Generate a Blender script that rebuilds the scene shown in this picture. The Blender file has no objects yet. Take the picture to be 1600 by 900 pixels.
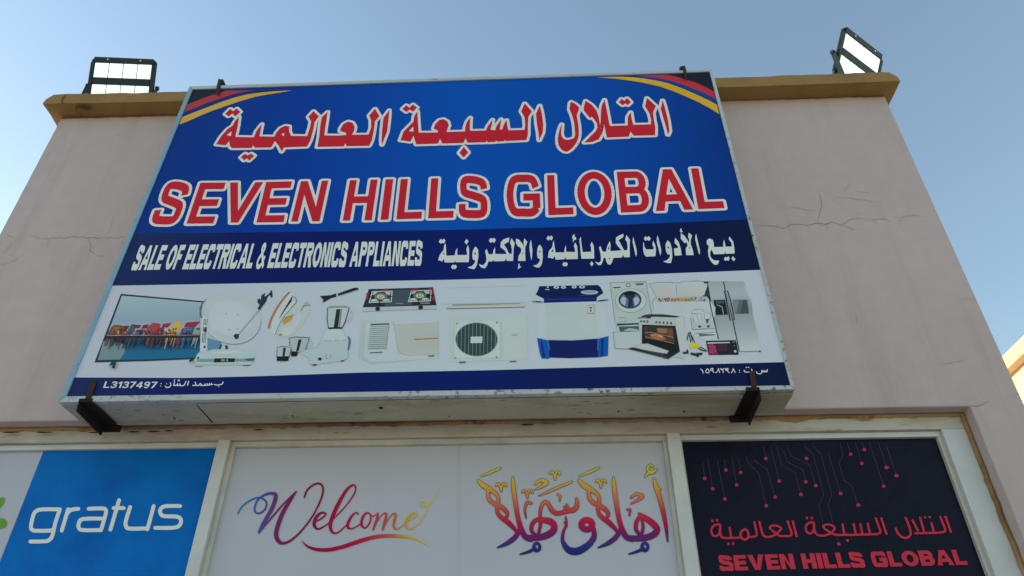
import bpy, bmesh, math, random
from math import sin, cos, pi, radians
import numpy as np
from mathutils import Vector, noise
from mathutils.geometry import delaunay_2d_cdt
random.seed(7)
SC = bpy.context.scene
COL = SC.collection

# ------------------------------------------------------------------ camera
FPX, PITCH, YAW, ROLL = 1139.92, 0.6208, 0.0319, -0.0019
CAM = Vector((0, -2.8, 1.6))
_R = Vector((cos(YAW), sin(YAW), 0)); _H = Vector((-sin(YAW), cos(YAW), 0)); _Z = Vector((0, 0, 1))
FWD = cos(PITCH) * _H + sin(PITCH) * _Z
_U = -sin(PITCH) * _H + cos(PITCH) * _Z
RGT = cos(ROLL) * _R + sin(ROLL) * _U
UPV = -sin(ROLL) * _R + cos(ROLL) * _U
cd = bpy.data.cameras.new('camera'); cam = bpy.data.objects.new('camera', cd); COL.objects.link(cam)
from mathutils import Matrix
cam.matrix_world = Matrix(((RGT.x, UPV.x, -FWD.x, CAM.x), (RGT.y, UPV.y, -FWD.y, CAM.y), (RGT.z, UPV.z, -FWD.z, CAM.z), (0, 0, 0, 1)))
cd.sensor_width = 36; cd.lens = FPX / 1600 * 36; cd.clip_start = 0.05; cd.clip_end = 2000
SC.camera = cam

# ------------------------------------------------------------------ world, sun, exposure
SUN_EL, SUN_AZ = radians(14), radians(-70)         # azimuth from +Y (behind the shop) towards -X (left)
SKY_STRENGTH, SUN_STRENGTH, EXPOSURE = 0.15, 2.6, 0.95
w = bpy.data.worlds.new('World'); SC.world = w; w.use_nodes = True
nt = w.node_tree; bg = nt.nodes['Background']
sky = nt.nodes.new('ShaderNodeTexSky'); sky.sky_type = 'NISHITA'; sky.sun_disc = False
sky.sun_elevation = SUN_EL; sky.sun_rotation = SUN_AZ; sky.air_density = 1.35; sky.dust_density = 0.4; sky.ozone_density = 1.0
nt.links.new(sky.outputs[0], bg.inputs[0]); bg.inputs[1].default_value = SKY_STRENGTH
sd = bpy.data.lights.new('sun', 'SUN'); sd.energy = SUN_STRENGTH; sd.angle = radians(0.5); sd.color = (1.0, 0.86, 0.68)
sun = bpy.data.objects.new('sun', sd); COL.objects.link(sun)
sdir = Vector((sin(SUN_AZ) * cos(SUN_EL), cos(SUN_AZ) * cos(SUN_EL), sin(SUN_EL)))
sun.rotation_euler = (-sdir).to_track_quat('-Z', 'Y').to_euler(); sun.location = sdir * 20
SC.view_settings.view_transform = 'Standard'; SC.view_settings.look = 'None'
SC.view_settings.exposure = EXPOSURE; SC.view_settings.gamma = 1
SC.render.engine = 'CYCLES'

# ------------------------------------------------------------------ helpers
def unp(u, v, p0, n):
    d = FWD + RGT * ((u - 800) / FPX) + UPV * ((450 - v) / FPX)
    n = Vector(n)
    return CAM + d * ((Vector(p0) - CAM).dot(n) / d.dot(n))

def tag(o, label=None, cat=None, group=None, kind=None):
    if label: o['label'] = label
    if cat: o['category'] = cat
    if group: o['group'] = group
    if kind: o['kind'] = kind
    return o

def empty(name, loc=(0, 0, 0)):
    o = bpy.data.objects.new(name, None); COL.objects.link(o); o.location = loc; o.empty_display_size = .1
    return o

def worldloc(o):
    v = Vector((0, 0, 0))
    while o is not None:
        v = v + Vector(o.location); o = o.parent
    return v

def mesh_obj(name, verts, faces, mats, parent=None, fm=None, uvs=None, smooth=False, bevel=0):
    off = worldloc(parent) if parent else Vector((0, 0, 0))
    me = bpy.data.meshes.new(name)
    me.from_pydata([tuple(Vector(v) - off) for v in verts], [], faces)
    if not isinstance(mats, (list, tuple)): mats = [mats]
    for m in mats: me.materials.append(m)
    if fm: me.polygons.foreach_set('material_index', fm)
    if smooth: me.polygons.foreach_set('use_smooth', [True] * len(me.polygons))
    if uvs:
        l = me.uv_layers.new(name='UVMap')
        for lp in me.loops: l.data[lp.index].uv = uvs[lp.vertex_index]
    me.update()
    o = bpy.data.objects.new(name, me); COL.objects.link(o)
    if parent: o.parent = parent
    if bevel:
        b = o.modifiers.new('bevel', 'BEVEL'); b.width = bevel; b.segments = 2; b.limit_method = 'ANGLE'
    return o

class MB:
    def __init__(s): s.v = []; s.f = []
    def box(s, x0, x1, y0, y1, z0, z1):
        b = len(s.v)
        s.v += [Vector(p) for p in ((x0, y0, z0), (x1, y0, z0), (x1, y1, z0), (x0, y1, z0), (x0, y0, z1), (x1, y0, z1), (x1, y1, z1), (x0, y1, z1))]
        s.f += [tuple(b + i for i in q) for q in ((0, 3, 2, 1), (4, 5, 6, 7), (0, 1, 5, 4), (1, 2, 6, 5), (2, 3, 7, 6), (3, 0, 4, 7))]
        return s
    def prism(s, pts, d):
        """pts: planar loop of 3D points; extruded by vector d"""
        b = len(s.v); n = len(pts); d = Vector(d)
        s.v += [Vector(p) for p in pts] + [Vector(p) + d for p in pts]
        s.f += [tuple(range(b, b + n))[::-1], tuple(range(b + n, b + 2 * n))]
        s.f += [(b + i, b + (i + 1) % n, b + n + (i + 1) % n, b + n + i) for i in range(n)]
        return s
    def cyl(s, c, axis, r, h, n=14):
        axis = Vector(axis).normalized(); a = axis.orthogonal().normalized(); b_ = axis.cross(a)
        return s.prism([Vector(c) + a * r * cos(2 * pi * i / n) + b_ * r * sin(2 * pi * i / n) for i in range(n)], axis * h)
    def build(s, name, mat, parent=None, bevel=0):
        o = mesh_obj(name, s.v, s.f, mat, parent)
        bm = bmesh.new(); bm.from_mesh(o.data); bmesh.ops.recalc_face_normals(bm, faces=bm.faces); bm.to_mesh(o.data); bm.free()
        if bevel:
            b = o.modifiers.new('bevel', 'BEVEL'); b.width = bevel; b.segments = 2; b.limit_method = 'ANGLE'
        return o

# ------------------------------------------------------------------ materials
def lin(c): c /= 255.0; return c / 12.92 if c <= .04045 else ((c + .055) / 1.055) ** 2.4
def _mat(name):
    m = bpy.data.materials.new(name); m.use_nodes = True
    return m, m.node_tree, m.node_tree.nodes['Principled BSDF']
def N(t, typ, **kw):
    n = t.nodes.new(typ)
    for k, v in kw.items(): setattr(n, k, v)
    return n
def ramp(t, stops, interp='LINEAR'):
    r = N(t, 'ShaderNodeValToRGB'); e = r.color_ramp; e.interpolation = interp
    while len(e.elements) < len(stops): e.elements.new(.5)
    for el, (p, c) in zip(e.elements, stops):
        el.position = p; el.color = tuple(c) + (1,) if len(c) == 3 else c
    return r
def noise_node(t, scale, detail=6, rough=.6, coord='Object', vec=None, dist=0):
    n = N(t, 'ShaderNodeTexNoise'); n.inputs['Scale'].default_value = scale; n.inputs['Detail'].default_value = detail
    n.inputs['Roughness'].default_value = rough; n.inputs['Distortion'].default_value = dist
    if vec is None:
        tc = N(t, 'ShaderNodeTexCoord'); vec = tc.outputs[coord]
    t.links.new(vec, n.inputs['Vector']); return n
def mix(t, fac, a, b, mode='MIX'):
    m = N(t, 'ShaderNodeMix', data_type='RGBA', blend_type=mode)
    for i, x in ((0, fac), (6, a), (7, b)):
        if hasattr(x, 'default_value') or hasattr(x, 'links'): t.links.new(x, m.inputs[i])
        else: m.inputs[i].default_value = x if not isinstance(x, tuple) or len(x) == 4 else x + (1,)
    return m.outputs[2]
def bump(t, b, h, strength, dist=.01):
    n = N(t, 'ShaderNodeBump'); n.inputs['Strength'].default_value = strength; n.inputs['Distance'].default_value = dist
    t.links.new(h, n.inputs['Height']); t.links.new(n.outputs[0], b.inputs['Normal'])

PRINTK = 1.78
_ink = {}
def ink(r, g, b):
    """printed vinyl colour, given as it reads in the picture under the shade light"""
    k = (r, g, b)
    if k in _ink: return _ink[k]
    m, t, p = _mat('print_%d_%d_%d' % k)
    c = tuple(min(.82, lin(x) * PRINTK) for x in k)
    n = noise_node(t, 2.5, 3)
    rr = ramp(t, [(.3, (.93, .93, .93)), (.7, (1.05, 1.05, 1.05))]); t.links.new(n.outputs[0], rr.inputs[0])
    t.links.new(mix(t, 1.0, c + (1,), rr.outputs[0], 'MULTIPLY'), p.inputs['Base Color'])
    p.inputs['Roughness'].default_value = .45; p.inputs['Specular IOR Level'].default_value = .10
    n2 = noise_node(t, 60, 2); bump(t, p, n2.outputs[0], .05, .002)
    _ink[k] = m; return m
def grad_ink(name, axis, a, b, stops, rough=.5):
    """print colour running along the sheet (UV metres, axis 0=across 1=up) from a to b"""
    m, t, p = _mat(name)
    uv = N(t, 'ShaderNodeUVMap'); sep = N(t, 'ShaderNodeSeparateXYZ'); t.links.new(uv.outputs[0], sep.inputs[0])
    mr = N(t, 'ShaderNodeMapRange'); mr.inputs[1].default_value = a; mr.inputs[2].default_value = b
    t.links.new(sep.outputs[axis], mr.inputs[0])
    r = ramp(t, [(s, tuple(min(.82, lin(x) * PRINTK) for x in c)) for s, c in stops]); t.links.new(mr.outputs[0], r.inputs[0])
    t.links.new(r.outputs[0], p.inputs['Base Color']); p.inputs['Roughness'].default_value = rough
    p.inputs['Specular IOR Level'].default_value = .10
    n2 = noise_node(t, 2.2, 3, .5, dist=.6); bump(t, p, n2.outputs[0], .12, .02)
    return m

def simple(name, col, rough=.6, metal=0., nscale=20, var=.15, bumps=.2, bdist=.002, spec=.4):
    m, t, p = _mat(name)
    n = noise_node(t, nscale)
    r = ramp(t, [(.3, tuple(c * (1 - var) for c in col)), (.7, tuple(min(1, c * (1 + var)) for c in col))])
    t.links.new(n.outputs[0], r.inputs[0]); t.links.new(r.outputs[0], p.inputs['Base Color'])
    p.inputs['Roughness'].default_value = rough; p.inputs['Metallic'].default_value = metal; p.inputs['Specular IOR Level'].default_value = spec
    if bumps: n2 = noise_node(t, nscale * 4); bump(t, p, n2.outputs[0], bumps, bdist)
    return m

def plaster():
    m, t, p = _mat('painted_plaster')
    a = noise_node(t, .7, 6, .6); b = noise_node(t, 12, 8, .75); c = noise_node(t, 60, 6, .7)
    r1 = ramp(t, [(.3, (.50, .42, .43)), (.7, (.55, .465, .475))]); t.links.new(a.outputs[0], r1.inputs[0])
    r2 = ramp(t, [(.35, (.95, .95, .95)), (.65, (1.04, 1.035, 1.03))]); t.links.new(b.outputs[0], r2.inputs[0])
    col = mix(t, 1., r1.outputs[0], r2.outputs[0], 'MULTIPLY')
    # faint grey runs and smudges
    tc = N(t, 'ShaderNodeTexCoord'); mp = N(t, 'ShaderNodeMapping'); mp.inputs['Scale'].default_value = (3.5, 3.5, .35)
    t.links.new(tc.outputs['Object'], mp.inputs[0]); st = noise_node(t, 1.6, 7, .65, vec=mp.outputs[0])
    r3 = ramp(t, [(.52, (0, 0, 0)), (.75, (.35, .35, .35))]); t.links.new(st.outputs[0], r3.inputs[0])
    col = mix(t, r3.outputs[0], col, (.27, .25, .24, 1))
    # brown coping paint run over on to the wall just under the coping, ragged edge
    g = N(t, 'ShaderNodeNewGeometry'); sp = N(t, 'ShaderNodeSeparateXYZ'); t.links.new(g.outputs['Position'], sp.inputs[0])
    e = noise_node(t, 9, 5, .7)
    ad = N(t, 'ShaderNodeMath', operation='MULTIPLY_ADD'); t.links.new(e.outputs[0], ad.inputs[0]); ad.inputs[1].default_value = .035; t.links.new(sp.outputs[2], ad.inputs[2])
    r4 = N(t, 'ShaderNodeMapRange'); r4.inputs[1].default_value = 4.896; r4.inputs[2].default_value = 4.900; t.links.new(ad.outputs[0], r4.inputs[0])
    col = mix(t, r4.outputs[0], col, (.23, .12, .035, 1))
    t.links.new(col, p.inputs['Base Color']); p.inputs['Roughness'].default_value = .85; p.inputs['Specular IOR Level'].default_value = .25
    h = mix(t, .6, b.outputs[0], c.outputs[0]); bump(t, p, h, .30, .004)
    return m

M = {}
M['plaster'] = plaster()
def coping_mat():
    m, t, p = _mat('ochre_painted_coping')
    a = noise_node(t, 3, 8, .65); c = noise_node(t, 40, 6, .7)
    r = ramp(t, [(.3, (.27, .155, .048)), (.5, (.32, .20, .075)), (.72, (.255, .15, .06))]); t.links.new(a.outputs[0], r.inputs[0])
    r2 = ramp(t, [(.62, (0, 0, 0)), (.78, (.55, .55, .55))]); b = noise_node(t, 11, 8, .75); t.links.new(b.outputs[0], r2.inputs[0])
    t.links.new(mix(t, r2.outputs[0], r.outputs[0], (.16, .11, .06, 1)), p.inputs['Base Color'])
    p.inputs['Roughness'].default_value = .8; p.inputs['Specular IOR Level'].default_value = .25
    bump(t, p, c.outputs[0], .4, .006); return m
M['coping'] = coping_mat()
M['alu'] = simple('white_aluminium', (.56, .59, .61), .42, 0, 9, .06, .05, .001)
M['alu_dirty'] = simple('stained_white_aluminium', (.50, .50, .46), .5, 0, 6, .18, .08, .001)
def rail_mat(name, base, dirt, lo, hi, metal=.0, rough=.4, blot=None, bl=(.52, .68), fine=28, stretch=(1, 1, 1)):
    m, t, p = _mat(name)
    tc = N(t, 'ShaderNodeTexCoord'); mp = N(t, 'ShaderNodeMapping'); mp.inputs['Scale'].default_value = stretch; t.links.new(tc.outputs['Object'], mp.inputs[0])
    a = noise_node(t, fine, 6, .7, vec=mp.outputs[0]); r = ramp(t, [(lo, (0, 0, 0)), (hi, (1, 1, 1))]); t.links.new(a.outputs[0], r.inputs[0])
    b = noise_node(t, 5, 4); rb = ramp(t, [(.3, tuple(c * .84 for c in base)), (.7, base)]); t.links.new(b.outputs[0], rb.inputs[0])
    col = rb.outputs[0]
    if blot:
        c = noise_node(t, 3.2, 7, .7, vec=mp.outputs[0]); rc = ramp(t, [(bl[0], (0, 0, 0)), (bl[1], (.85, .85, .85))]); t.links.new(c.outputs[0], rc.inputs[0])
        col = mix(t, rc.outputs[0], col, blot + (1,))
    # dirt only gathers in patches
    g = noise_node(t, 2.1, 3, .5); rg = ramp(t, [(.42, (0, 0, 0)), (.60, (1, 1, 1))]); t.links.new(g.outputs[0], rg.inputs[0])
    f = mix(t, 1., r.outputs[0], rg.outputs[0], 'MULTIPLY')
    t.links.new(mix(t, f, col, dirt + (1,)), p.inputs['Base Color'])
    p.inputs['Roughness'].default_value = rough; p.inputs['Metallic'].default_value = metal; p.inputs['Specular IOR Level'].default_value = .3
    bump(t, p, a.outputs[0], .15, .002); return m
M['rail'] = rail_mat('sign_rail', (.50, .55, .56), (.10, .10, .08), .60, .66)
M['rail_worn'] = rail_mat('worn_sign_rail', (.52, .57, .58), (.12, .13, .12), .555, .60, fine=40)
M['rail_blue'] = rail_mat('pale_blue_sign_rail', (.25, .42, .56), (.14, .20, .24), .60, .70)
M['under'] = rail_mat('stained_sheet_metal', (.49, .48, .39), (.10, .075, .045), .60, .63, 0, .55, (.34, .29, .19), (.50, .66), 38, (.45, 1.5, 1))
M['seal'] = rail_mat('stained_sealant', (.40, .265, .13), (.07, .04, .02), .56, .62, 0, .8, (.20, .11, .04), (.44, .6), 24)
M['frame_top'] = rail_mat('stained_window_rail', (.56, .55, .51), (.30, .17, .07), .58, .64, 0, .5, (.38, .30, .21), (.50, .66), 16, (.6, 1, 2.5))
M['dark'] = simple('dark_gap', (.02, .018, .015), .9)
M['rust'] = simple('rusty_dark_steel', (.011, .007, .006), .9, .0, 30, .5, .5, .002)
M['rust2'] = simple('brown_rusty_strap', (.05, .022, .014), .9, .0, 30, .4, .5, .002)
M['blacksteel'] = simple('black_painted_steel', (.018, .02, .018), .6, .0, 25, .4, .3, .001)
M['lampbody'] = simple('dark_grey_cast_aluminium', (.016, .026, .03), .5, .2, 15, .2, .1, .001)
M['dirt'] = simple('dark_broken_edge', (.10, .065, .035), .9, 0, 60, .5, 0)
M['screw'] = simple('bare_steel', (.5, .5, .5), .35, .8)
M['crack'] = simple('plaster_crack', (.29, .25, .24), .95, 0, 30, .3, 0)
M['crack_faint'] = simple('hairline_plaster_crack', (.42, .36, .36), .95, 0, 30, .2, 0)
M['glass'] = simple('window_glass', (.03, .035, .04), .05, 0, 5, .05, 0, spec=.5)
M['ground'] = simple('sandy_ground', (.38, .31, .25), .95, 0, .6, .15, .4, .02)
M['paving'] = simple('concrete_paving', (.42, .38, .32), .9, 0, 2, .12, .3, .004)
M['cream'] = simple('cream_painted_wall', (.80, .74, .46), .85, 0, 3, .05, .2, .003)
M['terra'] = simple('orange_painted_coping', (.80, .52, .36), .8, 0, 3, .12, .2, .003)
def led_mat():
    m, t, p = _mat('lit_led_lens')
    p.inputs['Base Color'].default_value = (.28, .32, .29, 1)
    p.inputs['Emission Color'].default_value = (.78, 1.0, .88, 1); p.inputs['Emission Strength'].default_value = .62
    return m
M['led'] = led_mat()

# ------------------------------------------------------------------ flat print: shapes on a plane
class Face:
    """a plane in the place, with metre coordinates (x across, y up)"""
    def __init__(s, p0, n):
        s.n = Vector(n).normalized(); s.ex = Vector((1, 0, 0)); s.ey = s.ex.cross(s.n) * -1
        if s.ey.z < 0: s.ey = -s.ey
        s.o = Vector(p0)
    def p(s, u, v):
        q = unp(u, v, s.o, s.n) - s.o; return (q.dot(s.ex), q.dot(s.ey))
    def w(s, x, y, h=0): return s.o + s.ex * x + s.ey * y + s.n * h

def Fr(face, x0, y0, k):
    def g(*pts):
        pts = pts[0] if len(pts) == 1 and isinstance(pts[0], list) else pts
        return [face.p(x0 + a[0] / k, y0 + a[1] / k) for a in pts]
    g.k = k; g.face = face; g.px = lambda a, b: (x0 + a / k, y0 + b / k)
    return g

def smooth(pts, closed=False, n=5):
    P = [tuple(map(float, p)) for p in pts]; L = len(P); out = []
    rng = range(L if closed else L - 1)
    for i in rng:
        p1, p2 = P[i], P[(i + 1) % L]
        p0 = P[(i - 1) % L] if closed or i > 0 else p1
        p3 = P[(i + 2) % L] if closed or i + 2 < L else p2
        for j in range(n):
            t = j / n
            out.append(tuple(.5 * ((2 * b) + (-a + c) * t + (2 * a - 5 * b + 4 * c - d) * t * t + (-a + 3 * b - 3 * c + d) * t ** 3) for a, b, c, d in zip(p0, p1, p2, p3)))
    if not closed: out.append(P[-1])
    return out

def sides(pts, closed=False):
    """pts (x,y,w): left and right offset points"""
    n = len(pts); L = []; Rr = []
    for i, (x, y, w_) in enumerate(pts):
        a = pts[(i - 1) % n] if closed or i else pts[i]; b = pts[(i + 1) % n] if closed or i < n - 1 else pts[i]
        d1 = Vector((x - a[0], y - a[1])); d2 = Vector((b[0] - x, b[1] - y))
        if d1.length < 1e-9: d1 = d2.copy()
        if d2.length < 1e-9: d2 = d1.copy()
        d1.normalize(); d2.normalize()
        t = d1 + d2
        t = t.normalized() if t.length > 1e-6 else d1
        k = min(2.0, 1 / max(.4, t.dot(d1)))
        nx, ny = -t.y, t.x
        L.append((x + nx * w_ / 2 * k, y + ny * w_ / 2 * k)); Rr.append((x - nx * w_ / 2 * k, y - ny * w_ / 2 * k))
    return L, Rr

def circle(cx, cy, r, n=14, ry=None):
    ry = ry or r
    return [(cx + r * cos(2 * pi * i / n), cy + ry * sin(2 * pi * i / n)) for i in range(n)]

class Ink:
    def __init__(s): s.it = []
    def poly(s, pts): s.it.append(('S', list(pts))); return s
    def hole(s, pts): s.it.append(('H', list(pts))); return s
    def stroke(s, pts, closed=False, cap=False, outline=False):
        L, Rr = sides(pts, closed); n = len(pts)
        if outline:
            if closed: s.poly(L if abs(area(L)) > abs(area(Rr)) else Rr); s.hole(Rr if abs(area(L)) > abs(area(Rr)) else L)
            else: s.poly(L + Rr[::-1])
        else:
            for i in range(n if closed else n - 1):
                j = (i + 1) % n; s.poly([L[i], L[j], Rr[j], Rr[i]])
        if cap and not closed:
            for q in (pts[0], pts[-1]):
                if q[2] > 1e-5: s.poly(circle(q[0], q[1], q[2] / 2, 10))
        return s
    def tris(s, grow=0):
        V = []; Fc = []; kind = []
        def add(k, pts):
            q = [pts[0]]
            for p in pts[1:]:
                if abs(p[0] - q[-1][0]) + abs(p[1] - q[-1][1]) > 2e-5: q.append(p)
            if len(q) > 3 and abs(q[0][0] - q[-1][0]) + abs(q[0][1] - q[-1][1]) < 2e-5: q.pop()
            if len(q) < 3 or abs(area(q)) < 1e-9: return
            if area(q) < 0: q.reverse()
            b = len(V); V.extend(Vector(p) * 100 for p in q); Fc.append(list(range(b, b + len(q)))); kind.append(k)
        for k, pts in s.it:
            add(k, pts)
            if grow:
                n = len(pts)
                for i in range(n):
                    a, b = Vector(pts[i]), Vector(pts[(i + 1) % n]); d = b - a
                    if d.length < 1e-6: continue
                    d.normalize(); nn = Vector((-d.y, d.x)) * grow
                    add('B', [tuple(a - nn), tuple(b - nn), tuple(b + nn), tuple(a + nn)])
                    c = Vector(pts[(i + 2) % n]) - b
                    if c.length > 1e-6 and c.normalized().dot(d) < .985: add('B', circle(b.x, b.y, grow, 12))
        if not V: return [], []
        res = delaunay_2d_cdt(V, [], Fc, 0, 1e-5, False)
        ov, of = res[0], [f for f in res[2] if len(f) == 3]
        if not of: return [], []
        P_ = np.array([(v.x, v.y) for v in ov]); T_ = np.array([tuple(f) for f in of]); c = P_[T_].mean(axis=1)
        ib = np.zeros(len(c), bool); isd = ib.copy(); ih = ib.copy()
        for k, f in zip(kind, Fc):
            q = np.array([(V[i].x, V[i].y) for i in f]); lo, hi = q.min(0), q.max(0)
            idx = np.nonzero((c[:, 0] >= lo[0]) & (c[:, 0] <= hi[0]) & (c[:, 1] >= lo[1]) & (c[:, 1] <= hi[1]))[0]
            if not len(idx): continue
            x, y = c[idx, 0], c[idx, 1]; ins = np.zeros(len(idx), bool); m = len(q)
            for i in range(m):
                x1, y1 = q[i - 1]; x2, y2 = q[i]
                if y1 == y2: continue
                ins ^= ((y1 > y) != (y2 > y)) & (x < (x2 - x1) * (y - y1) / (y2 - y1) + x1)
            {'B': ib, 'S': isd, 'H': ih}[k][idx[ins]] = True
        keep = [tuple(f) for f, o in zip(of, ib | (isd & ~ih)) if o]
        return [(v.x / 100, v.y / 100) for v in ov], keep

def area(p):
    return .5 * sum(p[i - 1][0] * p[i][1] - p[i][0] * p[i - 1][1] for i in range(len(p)))

def ink_mesh(name, face, layers, parent, h0=.001, dh=.00008):
    """layers: list of (Ink, material, grow)"""
    V = []; Fs = []; fm = []; uv = []; mats = []
    for k, (I, m, g) in enumerate(layers):
        vs, fs = I.tris(g)
        if m not in mats: mats.append(m)
        mi = mats.index(m); b = len(V); used = {}
        for f in fs:
            q = []
            for i in f:
                if i not in used: used[i] = len(V); V.append(face.w(vs[i][0], vs[i][1], h0 + k * dh)); uv.append(vs[i])
                q.append(used[i])
            a_, b_, c_ = (Vector(V[j]) for j in q[:3])
            if (b_ - a_).cross(c_ - a_).dot(face.n) < 0: q.reverse()
            Fs.append(tuple(q)); fm.append(mi)
    return mesh_obj(name, V, Fs, mats, parent, fm, uv)

class Art:
    """picture made of ordered flat colour shapes"""
    def __init__(s, fr, mute=0): s.fr = fr; s.l = []; s.mute = mute
    def c(s, c):
        if not isinstance(c, tuple): return c
        if min(c) > 126: c = tuple(round(a + (b - a) * .42) for a, b in zip(c, (163, 172, 180)))
        g = sum(c) / 3; return ink(*(round(a + (g - a) * s.mute) for a in c))
    def f(s, fr): s.fr = fr; return s
    def poly(s, c, *pts, sm=False):
        pts = pts[0] if len(pts) == 1 and isinstance(pts[0], list) else list(pts)
        if sm: pts = smooth(pts, True, 4)
        s.l.append((Ink().poly(s.fr(pts)), s.c(c), 0)); return s
    def many(s, c, polys):
        I = Ink()
        for q in polys: I.poly(s.fr(q))
        s.l.append((I, s.c(c), 0)); return s
    def line(s, c, w_, *lines, closed=False, sm=False):
        I = Ink()
        for pts in lines:
            q = [(p[0], p[1], p[2] if len(p) > 2 else w_) for p in pts]
            if sm: q = smooth(q, closed, 4)
            L, Rr = sides(q, closed); n = len(q)
            L = s.fr(L); Rr = s.fr(Rr)
            for i in range(n if closed else n - 1):
                j = (i + 1) % n; I.poly([L[i], L[j], Rr[j], Rr[i]])
        s.l.append((I, s.c(c), 0)); return s
    def ell(s, c, cx, cy, rx, ry, rot=0, n=28):
        r = radians(rot)
        return s.poly(c, [(cx + rx * cos(2 * pi * i / n) * cos(r) - ry * sin(2 * pi * i / n) * sin(r), cy + rx * cos(2 * pi * i / n) * sin(r) + ry * sin(2 * pi * i / n) * cos(r)) for i in range(n)])
    def build(s, name, parent, h0=.0021): return ink_mesh(name, s.fr.face, s.l, parent, h0)

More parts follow.
